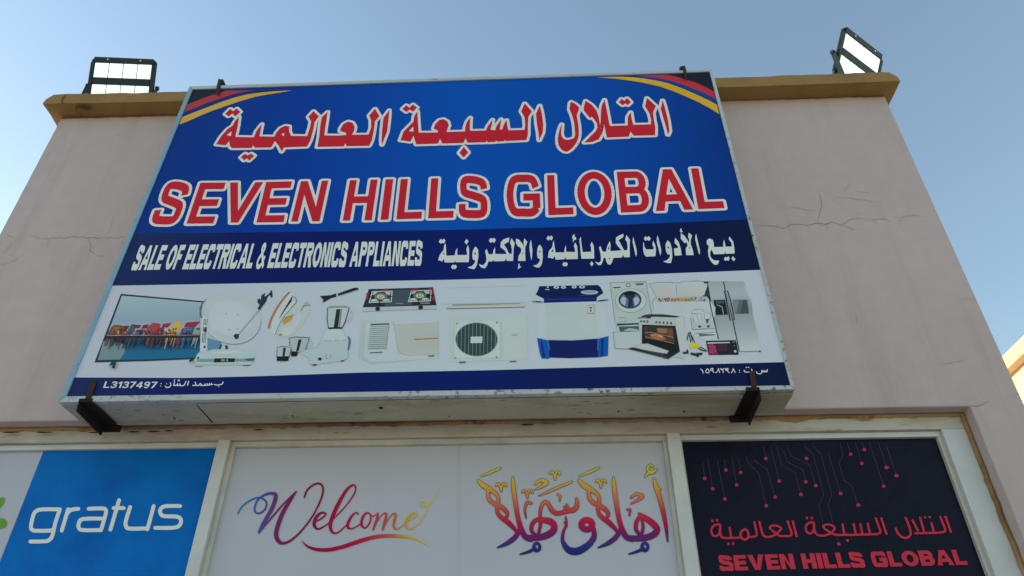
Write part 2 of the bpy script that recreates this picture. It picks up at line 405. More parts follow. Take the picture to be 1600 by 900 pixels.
# ------------------------------------------------------------------ letters (cap height 1)
def glyph(ch, t=.2, th=None):
    """returns width, list of (kind, pts)"""
    th = th or t * .82; h = t / 2; hh = th / 2; I = Ink()
    R_ = lambda x0, y0, x1, y1: I.poly([(x0, y0), (x1, y0), (x1, y1), (x0, y1)])
    S_ = lambda pts, closed=False, wd=None: I.stroke([p + ((wd or (t + th) / 2),) if len(p) == 2 else p for p in smooth([q for q in pts], closed, 5)], closed, outline=True)
    W = {'S': .80, 'E': .76, 'V': .96, 'N': .82, 'H': .82, 'I': t, 'L': .70, 'G': .92, 'O': .96, 'B': .84, 'A': .98, 'R': .88, 'P': .80, 'C': .88, 'T': .78, 'F': .70, '&': .92,
         '3': .68, '1': .46, '7': .68, '4': .74, '9': .70, ' ': .34}[ch]
    m_ = (t + th) / 4
    if ch == 'S': S_([(W - m_ - .01, .68), (W - m_ - .06, .83), (.40, 1 - m_), (.15, .90), (m_ + .02, .73), (.17, .595), (.42, .52), (.66, .435), (W - m_, .28), (.66, .115), (.40, m_), (.13, .13), (m_, .33)])
    elif ch == 'E': I.poly([(0, 0), (W, 0), (W, th), (t, th), (t, .5 - hh), (W * .93, .5 - hh), (W * .93, .5 + hh), (t, .5 + hh), (t, 1 - th), (W * .98, 1 - th), (W * .98, 1), (0, 1)])
    elif ch == 'F': I.poly([(0, 0), (t, 0), (t, .5 - hh), (W * .9, .5 - hh), (W * .9, .5 + hh), (t, .5 + hh), (t, 1 - th), (W, 1 - th), (W, 1), (0, 1)])
    elif ch == 'L': I.poly([(0, 0), (W, 0), (W, th), (t, th), (t, 1), (0, 1)])
    elif ch == 'I': R_(0, 0, t, 1)
    elif ch == 'T': I.poly([(W / 2 - h, 0), (W / 2 + h, 0), (W / 2 + h, 1 - th), (W, 1 - th), (W, 1), (0, 1), (0, 1 - th), (W / 2 - h, 1 - th)])
    elif ch == 'H': I.poly([(0, 0), (t, 0), (t, .5 - hh), (W - t, .5 - hh), (W - t, 0), (W, 0), (W, 1), (W - t, 1), (W - t, .5 + hh), (t, .5 + hh), (t, 1), (0, 1)])
    elif ch == 'N': I.poly([(0, 0), (t * .95, 0), (t * .95, .66), (W - t, 0), (W, 0), (W, 1), (W - t * .95, 1), (W - t * .95, .34), (t, 1), (0, 1)])
    elif ch == 'V': I.poly([(W / 2 - h * 1.1, 0), (W / 2 + h * 1.1, 0), (W, 1), (W - t * 1.1, 1), (W / 2, .28), (t * 1.1, 1), (0, 1)])
    elif ch == 'A':
        I.poly([(0, 0), (t * 1.12, 0), (.30 * W, .21), (.70 * W, .21), (W - t * 1.12, 0), (W, 0), (W / 2 + h * 1.1, 1), (W / 2 - h * 1.1, 1)])
        k = (.5 - .36 * .5) * W
        I.hole([(W * .355, .21 + th), (W * .645, .21 + th), (W / 2, .77 - (t - .2) * .8)])
    elif ch == 'O':
        I.poly([(W / 2 + W / 2 * cos(a) , .5 + .505 * sin(a)) for a in [2 * pi * i / 36 for i in range(36)]])
        I.hole([(W / 2 + (W / 2 - t) * cos(a), .5 + (.505 - th) * sin(a)) for a in [2 * pi * i / 30 for i in range(30)]])
    elif ch in 'GC':
        pts = [(W - m_ - .02, .68), (W - .2, .87), (W * .52, 1 - m_), (.19, .86), (m_, .5), (.19, .14), (W * .52, m_)]
        if ch == 'C': S_(pts + [(W - .2, .13), (W - m_ - .02, .33)])
        else:
            S_(pts + [(W - .22, .10), (W - m_, .2)])
            I.poly([(W * .5, .37), (W - t, .37), (W - t, .14), (W, .2), (W, .37 + th), (W * .5, .37 + th)])
    elif ch in 'BPR':
        R_(0, 0, t, 1)
        yb = .53 if ch == 'B' else .44 + hh
        def bowl(y0, y1, x):
            r = (y1 - y0) / 2; cx = x - r * .95; n = 12
            out = [(t * .5, y0)] + [(cx + r * .95 * sin(pi * i / n), (y0 + y1) / 2 - r * cos(pi * i / n)) for i in range(n + 1)] + [(t * .5, y1)]
            r2 = r - th; cx2 = cx
            inn = [(t, y0 + th)] + [(cx2 + max(.02, r * .95 - t) * sin(pi * i / n), (y0 + y1) / 2 - r2 * cos(pi * i / n)) for i in range(n + 1)] + [(t, y1 - th)]
            I.poly(out); return inn
        i1 = bowl(yb - hh, 1, W - (.04 if ch == 'B' else .0))
        i2 = bowl(0, yb + hh, W) if ch == 'B' else None
        I.hole(i1)
        if i2: I.hole(i2)
        if ch == 'R': I.poly([(W * .42, yb), (W * .74, yb), (W + .06, 0), (W - t * 1.1, 0)])
    elif ch == '&':
        I.stroke([q + (t * .7,) for q in smooth([(W, .03), (.62, .36), (.34, .66), (.24, .82), (.36, .94), (.52, .90), (.54, .76), (.36, .56), (.14, .38), (.09, .20), (.26, .06), (.50, .08), (.70, .24), (.80, .48)], False, 4)])
    elif ch == '3': S_([(.08, .75), (.16, .9), (.34, .93), (.56, .85), (.57, .64), (.32, .54), (.58, .42), (.6, .2), (.34, .07), (.14, .12), (.07, .27)], wd=t * .85)
    elif ch == '1': I.poly([(.24, 0), (.24 + t, 0), (.24 + t, 1), (.3, 1), (.02, .82), (.02, .66), (.24, .75)])
    elif ch == '7': I.poly([(0, 1), (W, 1), (W, .86), (.32, 0), (.10, 0), (.46, 1 - th), (0, 1 - th)])
    elif ch == '4':
        I.poly([(.40, 0), (.40 + t, 0), (.40 + t, .22), (W, .22), (W, .22 + th), (.40 + t, .22 + th), (.40 + t, 1), (.42, 1), (0, .40), (0, .22), (.40, .22)])
        I.hole([(.16, .22 + th), (.40, .22 + th), (.40, .70)])
    elif ch == '9':
        S_([(.34, .92), (.56, .84), (.58, .66), (.34, .48), (.10, .60), (.10, .82)], True, wd=t * .8); S_([(.59, .72), (.58, .35), (.38, .08), (.10, .16)], wd=t * .8)
    return W, I.it

def put(I, items, W, quad):
    """quad TL,TR,BR,BL in 2D metres"""
    TL, TR, BR, BL = quad
    for k, pts in items:
        q = []
        for x, y in pts:
            a = x / W
            bx = BL[0] + (BR[0] - BL[0]) * a; by = BL[1] + (BR[1] - BL[1]) * a
            tx = TL[0] + (TR[0] - TL[0]) * a; ty = TL[1] + (TR[1] - TL[1]) * a
            q.append((bx + (tx - bx) * y, by + (ty - by) * y))
        I.it.append((k, q))

def line_text(face, text, bl, br, tl, t=.2, gap=.12, space=None, single=False):
    """text on a straight baseline from bl to br (picture points on that plane), cap height from tl"""
    I = Ink(); each = []; B = Vector(face.p(*bl)); E = Vector(face.p(*br)); T = Vector(face.p(*tl)); hgt = T.y - B.y
    G = [glyph(c, t) if c != ' ' else (space or .34, []) for c in text]
    tot = sum(g[0] for g in G) + gap * (len(G) - 1); k = (E.x - B.x) / tot; x = 0
    for W, it in G:
        y = lambda a: B.y + (E.y - B.y) * a / tot
        if it:
            if single: I = Ink(); each.append(I)
            x0, x1 = B.x + k * x, B.x + k * (x + W)
            put(I, it, W, ((x0, y(x) + hgt), (x1, y(x + W) + hgt), (x1, y(x + W)), (x0, y(x))))
        x += W + gap
    return each if single else I
# ------------------------------------------------------------------ ground
def sheet(name, x0, x1, y0, y1, z, mat):
    return tag(mesh_obj(name, [(x0, y0, z), (x1, y0, z), (x1, y1, z), (x0, y1, z)], [(0, 1, 2, 3)], mat), kind='structure')
sheet('ground', -400, 400, -400, 400, 0, M['ground'])
sheet('pavement', -8, 8, -2.2, 8, .006, M['paving'])

# ------------------------------------------------------------------ the shop
XL, XR, ZC, ZT = -2.720, 2.025, 4.893, 4.983
OX0, OX1, OZ0, OZ1, REV = -2.47, 1.807, .35, 2.955, .10
shop = tag(empty('shop_building', (0, 0, 0)), 'cracked beige plastered shop with ochre roof coping behind the big blue sign', 'shop building')
# wall: front with its opening, returns, sides, back
def wall():
    V = []; Fs = []
    def q(a, b, c, d): n = len(V); V.extend([a, b, c, d]); Fs.append((n, n + 1, n + 2, n + 3))
    xs = [XL, OX0, OX1, XR]; zs = [0, OZ0, OZ1, ZC]
    for i in range(3):
        for j in range(3):
            if i == 1 and j == 1: continue
            q((xs[i], 0, zs[j]), (xs[i + 1], 0, zs[j]), (xs[i + 1], 0, zs[j + 1]), (xs[i], 0, zs[j + 1]))
            q((xs[i], .22, zs[j]), (xs[i], .22, zs[j + 1]), (xs[i + 1], .22, zs[j + 1]), (xs[i + 1], .22, zs[j]))
    q((OX0, 0, OZ1), (OX1, 0, OZ1), (OX1, .22, OZ1), (OX0, .22, OZ1)); q((OX0, 0, OZ0), (OX0, .22, OZ0), (OX1, .22, OZ0), (OX1, 0, OZ0))
    q((OX0, 0, OZ0), (OX0, 0, OZ1), (OX0, .22, OZ1), (OX0, .22, OZ0)); q((OX1, 0, OZ0), (OX1, .22, OZ0), (OX1, .22, OZ1), (OX1, 0, OZ1))
    q((XL, 0, 0), (XL, 0, ZC), (XL, 5.2, ZC), (XL, 5.2, 0)); q((XR, 0, 0), (XR, 5.2, 0), (XR, 5.2, ZC), (XR, 0, ZC)); q((XL, 5.2, 0), (XL, 5.2, ZC), (XR, 5.2, ZC), (XR, 5.2, 0))
    q((XL, 0, ZC), (XR, 0, ZC), (XR, .22, ZC), (XL, .22, ZC))
    o = mesh_obj('wall', V, Fs, M['plaster'], shop)
    bm = bmesh.new(); bm.from_mesh(o.data); bmesh.ops.remove_doubles(bm, verts=bm.verts, dist=1e-5)
    bmesh.ops.recalc_face_normals(bm, faces=bm.faces); bm.to_mesh(o.data); bm.free()
    b = o.modifiers.new('bevel', 'BEVEL'); b.width = .007; b.segments = 2; b.limit_method = 'ANGLE'; b.angle_limit = radians(50)
wall()
MB().box(XL + .01, XR - .01, .23, 5.19, 4.55, 4.65).build('roof', M['plaster'], shop)
# coping: a profile swept round the roof edge, hand-finished so never quite straight
def coping():
    CL, CR, Y0, Y1 = -2.785, 2.078, -.098, 5.29
    path = []
    def seg(a, b, n):
        for i in range(n): path.append((a[0] + (b[0] - a[0]) * i / n, a[1] + (b[1] - a[1]) * i / n))
    seg((CL, Y0), (CR, Y0), 130); seg((CR, Y0), (CR, Y1), 60); seg((CR, Y1), (CL, Y1), 30); seg((CL, Y1), (CL, Y0), 60)
    V = []; n = len(path)
    ins = lambda x, y, d: (min(max(x, CL + d), CR - d), min(max(y, Y0 + d), Y1 - d))
    for i, (x, y) in enumerate(path):
        front = y < 0
        zo = 0
        if front: zo = .011 * max(0, 1 - abs(x + 2.75) / .8) - .009 * max(0, 1 - abs(x - 1.0) / 1.6) + .004 * max(0, 1 - abs(x - 2.0) / .5)
        nz = lambda s, k: (noise.noise(Vector((x * s, y * s, k)))) 
        e1 = nz(3, 1) * .006 + nz(17, 2) * .0035; e2 = nz(3, 5) * .005 + nz(25, 6) * .008 + nz(60, 8) * .004; e3 = nz(4, 9) * .005
        prof = [(.0 + e3, ZC + zo + e1 * .6), (.003 + e3, ZT - .005 + zo + e1), (.014, ZT + zo + e2), (.36, ZT + .005), (.36, ZC)]
        if front:
            cut = max(0, .042 - min(x - CL, CR - x)) * 1.0
            prof[1] = (prof[1][0], prof[1][1] - cut + e2 * .35); prof[2] = (prof[2][0], prof[2][1] - cut * .6)
        for d, z in prof:
            a, b = ins(x, y, d) if d > 0 else (x, y)
            V.append((a, b, z))
    Fs = []
    for i in range(n):
        j = (i + 1) % n
        for k in range(5): Fs.append((i * 5 + k, j * 5 + k, j * 5 + (k + 1) % 5, i * 5 + (k + 1) % 5))
    o = mesh_obj('coping', V, Fs, M['coping'], shop)
    bm = bmesh.new(); bm.from_mesh(o.data); bmesh.ops.recalc_face_normals(bm, faces=bm.faces); bm.to_mesh(o.data); bm.free()
coping()
# interior behind the windows, so nothing shows through from the side
MB().box(OX0 - .05, OX1 + .05, .9, .95, .1, 3.2).build('inner_wall', M['paving'], shop)

# cracks in the plaster
WF = Face((0, 0, 2.9), (0, -1, 0))
def cracks(name, mat, fr, lines, wd):
    for ln in lines:
        I = Ink(); pts = []
        for a, b in zip(ln, ln[1:]):
            n = max(2, int(math.hypot(a[0] - b[0], a[1] - b[1]) / 9))
            for i in range(n):
                t = i / n; j = 2.2 if i else .6
                pts.append((a[0] + (b[0] - a[0]) * t + random.uniform(-j, j), a[1] + (b[1] - a[1]) * t + random.uniform(-j, j) * 1.5))
        pts.append(ln[-1]); q = fr(pts); n = len(q)
        I.stroke([(x, y, wd * (.25 + .75 * min(1, 3 * min(i, n - 1 - i) / n)) * random.uniform(.6, 1.3)) for i, (x, y) in enumerate(q)])
        ink_mesh(name, WF, [(I, mat, 0)], shop, .0012 + random.random() * .0006)
CR_ = Fr(WF, 1130, 280, 3.721); CL_ = Fr(WF, 0, 300, 2.646); CE_ = Fr(WF, 1440, 500, 4.5)
cracks('crack', M['crack'], CR_, [[(150, 270), (215, 268), (250, 272), (290, 272), (350, 287), (400, 262), (455, 262), (495, 268), (550, 255), (600, 258), (640, 250), (690, 268), (730, 238), (790, 226), (820, 238), (850, 230)],
    [(550, 255), (555, 215), (572, 160), (560, 80)], [(690, 268), (740, 285), (768, 295)], [(550, 258), (570, 270), (610, 262)], [(850, 230), (890, 238), (930, 228), (970, 245)]], .0030)
cracks('crack', M['crack_faint'], CR_, [[(860, 238), (905, 262)], [(495, 268), (500, 290)], [(600, 262), (602, 295)], [(1000, 228), (1030, 222), (1110, 210), (1160, 218)], [(1025, 225), (1030, 270)], [(640, 100), (800, 120), (915, 138)],
    [(370, 160), (470, 175), (550, 185)], [(1370, 705), (1410, 695), (1480, 705)], [(700, 70), (735, 30), (735, 0)], [(770, 70), (850, 78)], [(760, 760), (775, 800), (778, 860)]], .0022)
cracks('crack', M['crack'], CL_, [[(30, 178), (60, 192)], [(120, 180), (160, 192), (210, 192), (260, 192), (300, 184), (360, 190), (430, 190), (480, 190), (540, 182)], [(365, 192), (378, 225), (372, 245), (400, 262)]], .0030)
cracks('crack', M['crack_faint'], CL_, [[(60, 192), (30, 240), (0, 260)], [(0, 300), (50, 290), (90, 260)], [(440, 178), (460, 140), (470, 100)], [(372, 245), (360, 280)], [(400, 262), (440, 262)], [(200, 195), (190, 235)], [(510, 190), (505, 220)]], .0022)
cracks('crack', M['crack'], CE_, [[(340, 602), (385, 608), (430, 592), (475, 570)]], .004)
cracks('crack', M['crack_faint'], CE_, [[(120, 310), (180, 308), (240, 292), (310, 288)], [(600, 545), (680, 520), (720, 520)]], .002)

# broken joint in the coping near its left end
CFf = Face((0, -.1005, 4.93), (0, -1, 0)); CUf = Face((0, 0, ZC - .004), (0, 0, -1)); CUf.ey = Vector((0, 1, 0))
I = Ink(); q = [CFf.p(*a) for a in ((103, 148), (99, 152), (97, 157), (98, 163))]
I.stroke([(x, y, w_) for (x, y), w_ in zip(q, (.004, .011, .006, .009))]); ink_mesh('coping_joint', CFf, [(I, M['dirt'], 0)], shop, .001)
I = Ink(); I.poly([(-2.585, -.094), (-2.55, -.088), (-2.50, -.075), (-2.515, -.06), (-2.56, -.066), (-2.58, -.08)])
I.stroke([(-2.58, -.09, .006), (-2.60, -.06, .004), (-2.59, -.03, .005), (-2.60, -.004, .003)]); ink_mesh('coping_joint', CUf, [(I, M['dirt'], 0)], shop, .006)

# ------------------------------------------------------------------ window in the opening
win = tag(empty('shop_window', (0, 0, 0)), None); win.parent = shop
YR, YB, YP = .070, .088, .105          # rail face, bead face, poster face
RAIL = Face((0, YR, 2.7), (0, -1, 0)); PF = Face((0, YP, 2.7), (0, -1, 0))
rx = lambda u, v, y: unp(u, v, (0, y, 0), (0, 1, 0))
zt_r = OZ1 - .012
z_rail = rx(1225, 674, YR).z; z_bead = rx(1225, 685.5, YB).z
xr_o = OX1 - .012; xr_r = rx(1478, 690, YR).x; xr_b = rx(1467, 690, YB).x
xm2 = (rx(1046, 710, YR).x, rx(1066.5, 710, YR).x); xm1 = (rx(331, 730, YR).x, rx(350, 730, YR).x)
ZBOT = OZ0 + .09
MB().box(OX0 + .012, xr_o, YR, .15, z_rail, zt_r).build('top_rail', M['frame_top'], win, .002)
MB().box(xr_r, xr_o, YR, .15, ZBOT, z_rail - .0005).build('side_rail', M['alu'], win, .002)
MB().box(OX0 + .012, OX0 + .06, YR, .15, ZBOT, z_rail - .0005).build('side_rail', M['alu'], win, .002)
MB().box(OX0 + .012, xr_o, YR, .15, OZ0 + .01, ZBOT - .0005).build('bottom_rail', M['alu'], win, .002)
for a, b in (xm1, xm2): MB().box(a, b, YR - .004, .15, ZBOT, z_rail - .0005).build('mullion', M['alu'], win, .002)
bays = [(OX0 + .0605, xm1[0] - .0005), (xm1[1] + .0005, xm2[0] - .0005), (xm2[1] + .0005, xr_r - .0005)]
BW = .020
for i, (a, b) in enumerate(bays):
    MB().box(a, b, YB, .13, z_bead, z_rail - .001).build('glazing_bead', M['alu_dirty'] if i == 1 else M['alu'], win, .0015)
    MB().box(a, a + BW * (.4 if i == 2 else 1), YB, .13, ZBOT + .0005, z_bead - .0005).build('glazing_bead', M['alu_dirty'], win, .0015)
    MB().box(b - BW * (.35 if i == 0 else .8), b, YB, .13, ZBOT + .0005, z_bead - .0005).build('glazing_bead', M['alu_dirty'], win, .0015)
    MB().box(a + .003, b - .003, .112, .118, ZBOT + .002, z_bead + .004).build('pane', M['glass'], win)
# sealant round the frame, smeared by hand
def bead(name, pts, axis, wdt, mat):
    """wavy strip along the inner corner of the opening"""
    V = []; Fs = []; (a, b) = pts; n = int((b - a) / .018)
    for i in range(n + 1):
        s = a + (b - a) * i / n
        o = noise.noise(Vector((s * 9, axis, 3))) * .006 + noise.noise(Vector((s * 31, axis, 7))) * .005
        k = wdt + o * 1.5 + max(0, noise.noise(Vector((s * 5, axis, 11))) - .25) * .03
        if axis == 0: P = [(s, YR + .012, OZ1 - .001), (s, YR - .014 + o * .5, OZ1 - .003), (s, YR - .004, OZ1 - .012 - k * .4), (s, YR - .0012, OZ1 - .012 - k)]
        else: P = [(OX1 - .001, YR + .012, s), (OX1 - .003, YR - .016 + o, s), (OX1 - .016 - k * .4, YR - .004, s), (OX1 - .012 - k, YR - .0012, s)]
        V += P
    for i in range(n):
        for k in range(3): Fs.append((i * 4 + k, i * 4 + k + 1, i * 4 + k + 5, i * 4 + k + 4))
    mesh_obj(name, V, Fs, mat, win, smooth=True)
bead('sealant', (OX0 + .01, OX1 - .002), 0, .004, M['seal']); bead('sealant', (OZ0 + .02, OZ1 - .004), 1, .004, M['seal'])
SF = Face((0, YR - .016, 2.9), (0, -1, 0))
for u0, u1, v in ((4, 32, 676), (55, 83, 676), (137, 160, 676), (198, 220, 675), (229, 252, 674.5), (256, 272, 673.5), (812, 835, 664), (395, 412, 672)):
    a = rx(u0, v, YR - .016); b = rx(u1, v, YR - .016)
    I = Ink().poly([(a.x, a.z - 2.9 - .0015), ((a.x + b.x) / 2, a.z - 2.9 - .0035), (b.x, a.z - 2.9 - .001), (b.x - .01, a.z - 2.9 + .003), (a.x + .015, a.z - 2.9 + .0035)])
    ink_mesh('sealant_gap', SF, [(I, M['dark'], 0)], win, .002)

# ------------------------------------------------------------------ house to the right, sunlit
h = tag(empty('neighbouring_house', (4.6, 3.5, 0)), 'sunlit cream house with orange roof coping at the right edge', 'house')
e1 = unp(1600, 568, (4.6, 0, 0), (1, 0, 0)); zt2 = e1.z
MB().box(4.6, 11, -1.5, 9, 0, zt2).build('wall', M['cream'], h)
MB().box(4.50, 11.1, -1.6, 9.1, zt2 + .001, zt2 + .14).build('coping', M['terra'], h, .01)

# ------------------------------------------------------------------ sign box
SN = Vector((0, -1, .0116)).normalized()
SP0 = Vector((0, -.199, 2.9414))
SFc = Face(SP0, SN)
sign = tag(empty('shop_sign', (-.44, -.10, 2.94)), 'wide blue and white lightbox shop sign with red bilingual lettering over the window', 'shop sign')
q2 = lambda pts: [SFc.p(*a) for a in pts]
OUT = [(297, 136.6), (1112.6, 110.2), (1241.5, 609.8), (92, 630)]
INN = [(301.5, 141), (1108.5, 113.6), (1234.6, 603.4), (104.5, 620.6)]
TRB = [SFc.w(*SFc.p(*a)) for a in OUT]; INB = [SFc.w(*SFc.p(*a)) for a in INN]
HR = .008
def rail(i, j, mat, name='frame_rail'):
    pts = [TRB[i], TRB[j], INB[j], INB[i]]
    k = .9992
    c = sum(pts, Vector()) / 4
    pts = [c + (p - c) * k for p in pts]
    mb = MB(); mb.prism([p + SN * HR for p in pts], -SN * .028); return mb.build(name, mat, sign, .0012)
rail(0, 1, M['rail']); rail(1, 2, M['rail_worn']); rail(2, 3, M['rail_worn']); rail(3, 0, M['rail_blue'])
# cabinet: top, sides and back sheet metal
BK = [Vector((p.x, -.004, p.z)) for p in TRB]
def sheet4(name, a, b, c, d, mat, th):
    mb = MB(); n = (Vector(b) - Vector(a)).cross(Vector(d) - Vector(a)).normalized() * th
    mb.prism([a, b, c, d], n); return mb.build(name, mat, sign)
dn = SN * -.021
A_ = [p + dn for p in TRB]
sheet4('top_panel', A_[0], A_[1], BK[1], BK[0], M['under'], -.003)
sheet4('side_panel', A_[3] , A_[0], BK[0], BK[3], M['under'], -.003)
sheet4('side_panel', A_[1], A_[2], BK[2], BK[1], M['under'], -.003)
sx = SFc.w(*SFc.p(304, 626)).x
def lerp_x(P, Q, x): t = (x - P.x) / (Q.x - P.x); return P + (Q - P) * t
f3, f2, b3, b2 = A_[3], A_[2], BK[3], BK[2]
fs, bs = lerp_x(f3, f2, sx), lerp_x(b3, b2, sx + .003)
up = Vector((0, 0, .004))
def under(a, b, c, d, dz, name='bottom_panel'):
    # slightly wavy tin sheet
    V = []; Fs = []; nx, ny = 60, 6
    for i in range(nx + 1):
        for j in range(ny + 1):
            s, t = i / nx, j / ny
            p = (a.lerp(b, s)).lerp(d.lerp(c, s), t); p = Vector(p)
            p.z += dz + noise.noise(Vector((p.x * 3, p.y * 9, 2 + dz))) * .0022 * (1 - abs(2 * t - 1) * .4)
            V.append(p)
    n0 = len(V); V += [p + Vector((0, 0, .003)) for p in V]
    for i in range(nx):
        for j in range(ny):
            k = i * (ny + 1) + j; Fs.append((k, k + ny + 1, k + ny + 2, k + 1)); Fs.append((n0 + k, n0 + k + 1, n0 + k + ny + 2, n0 + k + ny + 1))
    for i in range(nx):
        k = i * (ny + 1); Fs.append((k, n0 + k, n0 + k + ny + 1, k + ny + 1)); k += ny; Fs.append((k, k + ny + 1, n0 + k + ny + 1, n0 + k))
    mesh_obj(name, V, Fs, M['under'], sign, smooth=False)
lap = Vector((.02, 0, 0))
under(f3, fs + lap, bs + lap, b3, .0005); under(fs, f2, b2, bs, -.0045)
seam_ = MB(); seam_.prism([fs + Vector((-.002, .002, -.0052)), fs + Vector((.0022, .002, -.0052)), bs + Vector((.004, -.004, -.0056)), bs + Vector((-.003, -.004, -.0056))], (0, 0, .004)); seam_.build('panel_seam', M['dark'], sign)
for x, y, r_ in ((-.62, -.12, .009), (-1.0, -.06, .004), (.35, -.05, .004), (.9, -.16, .004), (-.35, -.03, .003), (.62, -.04, .004), (-1.5, -.05, .004)):
    MB().cyl((x, y, 2.9325), (0, 0, -1), r_, .003, 9).build('rivet', M['rust2'], sign)
# printed banner face and its colour bands
def full(cm, *pts): return (Ink().poly(q2(pts)), cm, 0)
xa = SFc.p(100, 500)[0]; xb = SFc.p(1230, 500)[0]
blue = grad_ink('print_banner_blue', 0, xa, xb, [(0, (4, 40, 106)), (.28, (1, 48, 130)), (.55, (1, 66, 150)), (.8, (1, 58, 140)), (1, (1, 40, 106))])
navy = grad_ink('print_banner_navy', 0, xa, xb, [(0, (26, 38, 76)), (.22, (6, 20, 80)), (.6, (4, 22, 84)), (.85, (4, 16, 62)), (1, (6, 18, 52))])
white = grad_ink('print_banner_white', 0, xa, xb, [(0, (160, 162, 176)), (.5, (162, 171, 183)), (1, (164, 168, 187))])
MB().prism([p + SN * .001 for p in INB], -SN * .012).build('banner', blue, sign)
bn = [o for o in sign.children if o.name.startswith('banner')][0]
me = bn.data; uvl = me.uv_layers.new(name='UVMap')
for lp in me.loops:
    wv = me.vertices[lp.vertex_index].co + sign.location - SP0; uvl.data[lp.index].uv = (wv.dot(SFc.ex), wv.dot(SFc.ey))
H1 = .0014
def edgeR(v): return (1108.5 + (v - 113.6) * .25745 + .2, v)
def edgeL(v): return (301.5 - (v - 141) * .41076 - .2, v)
ink_mesh('subtitle_band', SFc, [full(navy, edgeL(365.5), (460, 362.6), (700, 359.6), (900, 354.5), edgeR(343.2), edgeR(421.8), (950, 431), (700, 437.3), (450, 441.8), edgeL(446.5))], sign, H1)
ink_mesh('picture_band', SFc, [full(white, edgeL(446.7), (450, 442), (700, 437.5), (950, 431.2), edgeR(422), edgeR(566), (960, 573.2), (750, 579), (560, 582.5), (400, 588.2), (290, 590.8), (200, 590.3), edgeL(590))], sign, H1)
ink_mesh('footer_band', SFc, [full(navy, edgeL(590.2), (200, 590.5), (290, 591), (400, 588.4), (560, 582.7), (750, 579.2), (960, 573.4), edgeR(566.2), edgeR(603.2), (700, 612.6), edgeL(620.4))], sign, H1)
# corner swooshes
SWL = Fr(SFc, 270, 120, 7.62); SWR = Fr(SFc, 920, 100, 7.273)
a = Art(SWL)
a.poly((24, 32, 42), (240, 160), (700, 163), (640, 168), (560, 195), (470, 220), (330, 270), (250, 305), (176, 332))
a.poly((24, 32, 42), (960, 168), (1340, 165), (1180, 185), (1000, 195))
a.poly((150, 48, 52), (176, 332), (250, 305), (330, 270), (470, 220), (560, 195), (640, 168), (980, 168), (860, 180), (700, 215), (560, 262), (400, 318), (270, 372), (140, 425))
a.poly((14, 40, 100), (140, 425), (270, 372), (400, 318), (560, 262), (700, 215), (860, 180), (980, 168), (1010, 196), (880, 212), (740, 250), (600, 300), (450, 355), (300, 412), (117, 480))
a.poly((178, 138, 58), (117, 482), (300, 410), (450, 352), (600, 296), (740, 250), (880, 215), (1040, 192), (1200, 176), (1420, 166), (1290, 190), (1140, 213), (980, 242), (800, 296), (640, 350), (480, 405), (300, 480), (180, 535), (78, 572))
a.build('corner_stripes', sign)
a = Art(SWR)
a.poly((20, 26, 38), (100, 152), (560, 138), (700, 135), (560, 150), (300, 150))
a.poly((20, 26, 38), (850, 127), (1372, 98), (1424, 318), (1340, 272), (1240, 225), (1120, 185), (1000, 150), (900, 130))
a.poly((160, 42, 50), (560, 138), (850, 127), (900, 130), (1000, 150), (1120, 185), (1240, 225), (1340, 272), (1424, 318), (1444, 405), (1340, 345), (1200, 290), (1080, 240), (940, 195), (800, 165), (680, 148))
a.poly((8, 54, 124), (480, 143), (560, 138), (680, 148), (800, 165), (940, 195), (1080, 240), (1200, 290), (1340, 345), (1444, 405), (1458, 468), (1340, 400), (1200, 335), (1060, 275), (900, 215), (760, 180), (620, 160))
a.poly((186, 142, 34), (90, 156), (300, 148), (480, 152), (620, 168), (760, 190), (900, 222), (1060, 280), (1200, 340), (1340, 405), (1458, 468), (1482, 575), (1380, 510), (1250, 440), (1100, 372), (950, 310), (800, 258), (620, 218), (450, 190), (280, 168))
a.build('corner_stripes', sign)

RED = ink(162, 26, 40); LWHITE = ink(192, 198, 216)
OUTW = .0145
# Arabic headline, three words
A1 = Fr(SFc, 320, 140, 5); A2 = Fr(SFc, 600, 140, 5.926); A3 = Fr(SFc, 850, 130, 6.922)
W3 = Ink()
W3.poly(A1([(160, 192), (200, 153), (222, 172), (250, 150), (279, 178), (240, 212), (218, 190), (187, 212)]))
W3.poly(A1([(90, 430), (130, 365), (180, 310), (218, 285), (240, 245), (268, 215), (258, 290), (240, 372), (385, 375), (405, 325), (447, 272), (435, 330), (428, 368), (545, 370), (560, 338), (592, 302), (630, 285), (660, 290), (660, 330), (675, 364), (800, 366), (822, 300), (832, 250), (810, 215), (850, 170), (892, 212), (860, 255), (845, 330), (825, 400), (800, 448), (618, 455), (603, 487), (578, 440), (548, 405), (520, 455), (392, 457), (380, 437), (366, 459), (215, 460), (198, 445), (192, 405), (165, 438)]))
W3.hole(A1([(172, 358), (210, 328), (206, 366)])); W3.hole(A1([(600, 348), (625, 343), (616, 368)]))
W3.poly(A1([(960, 176), (952, 240), (942, 300), (935, 360), (1040, 362), (1107, 357), (1100, 338), (1058, 328), (1062, 305), (1085, 270), (1120, 252), (1155, 262), (1172, 295), (1166, 328), (1150, 356), (1280, 354), (1300, 300), (1300, 240), (1285, 205), (1330, 152), (1365, 210), (1330, 250), (1320, 330), (1305, 400), (1285, 442), (1108, 445), (1098, 422), (1088, 447), (880, 451), (895, 370), (902, 290), (915, 218)]))
W3.poly(A1([(1441, 163), (1438, 220), (1425, 330), (1385, 434), (1382, 400), (1385, 330), (1392, 260), (1396, 225)]))
W3.poly(A1([(283, 530), (315, 503), (335, 518), (362, 503), (388, 520), (348, 557), (333, 540), (308, 555)]))
W2 = Ink()
W2.poly(A2([(170, 182), (207, 147), (237, 172), (268, 140), (307, 170), (270, 208), (240, 188), (208, 210)]))
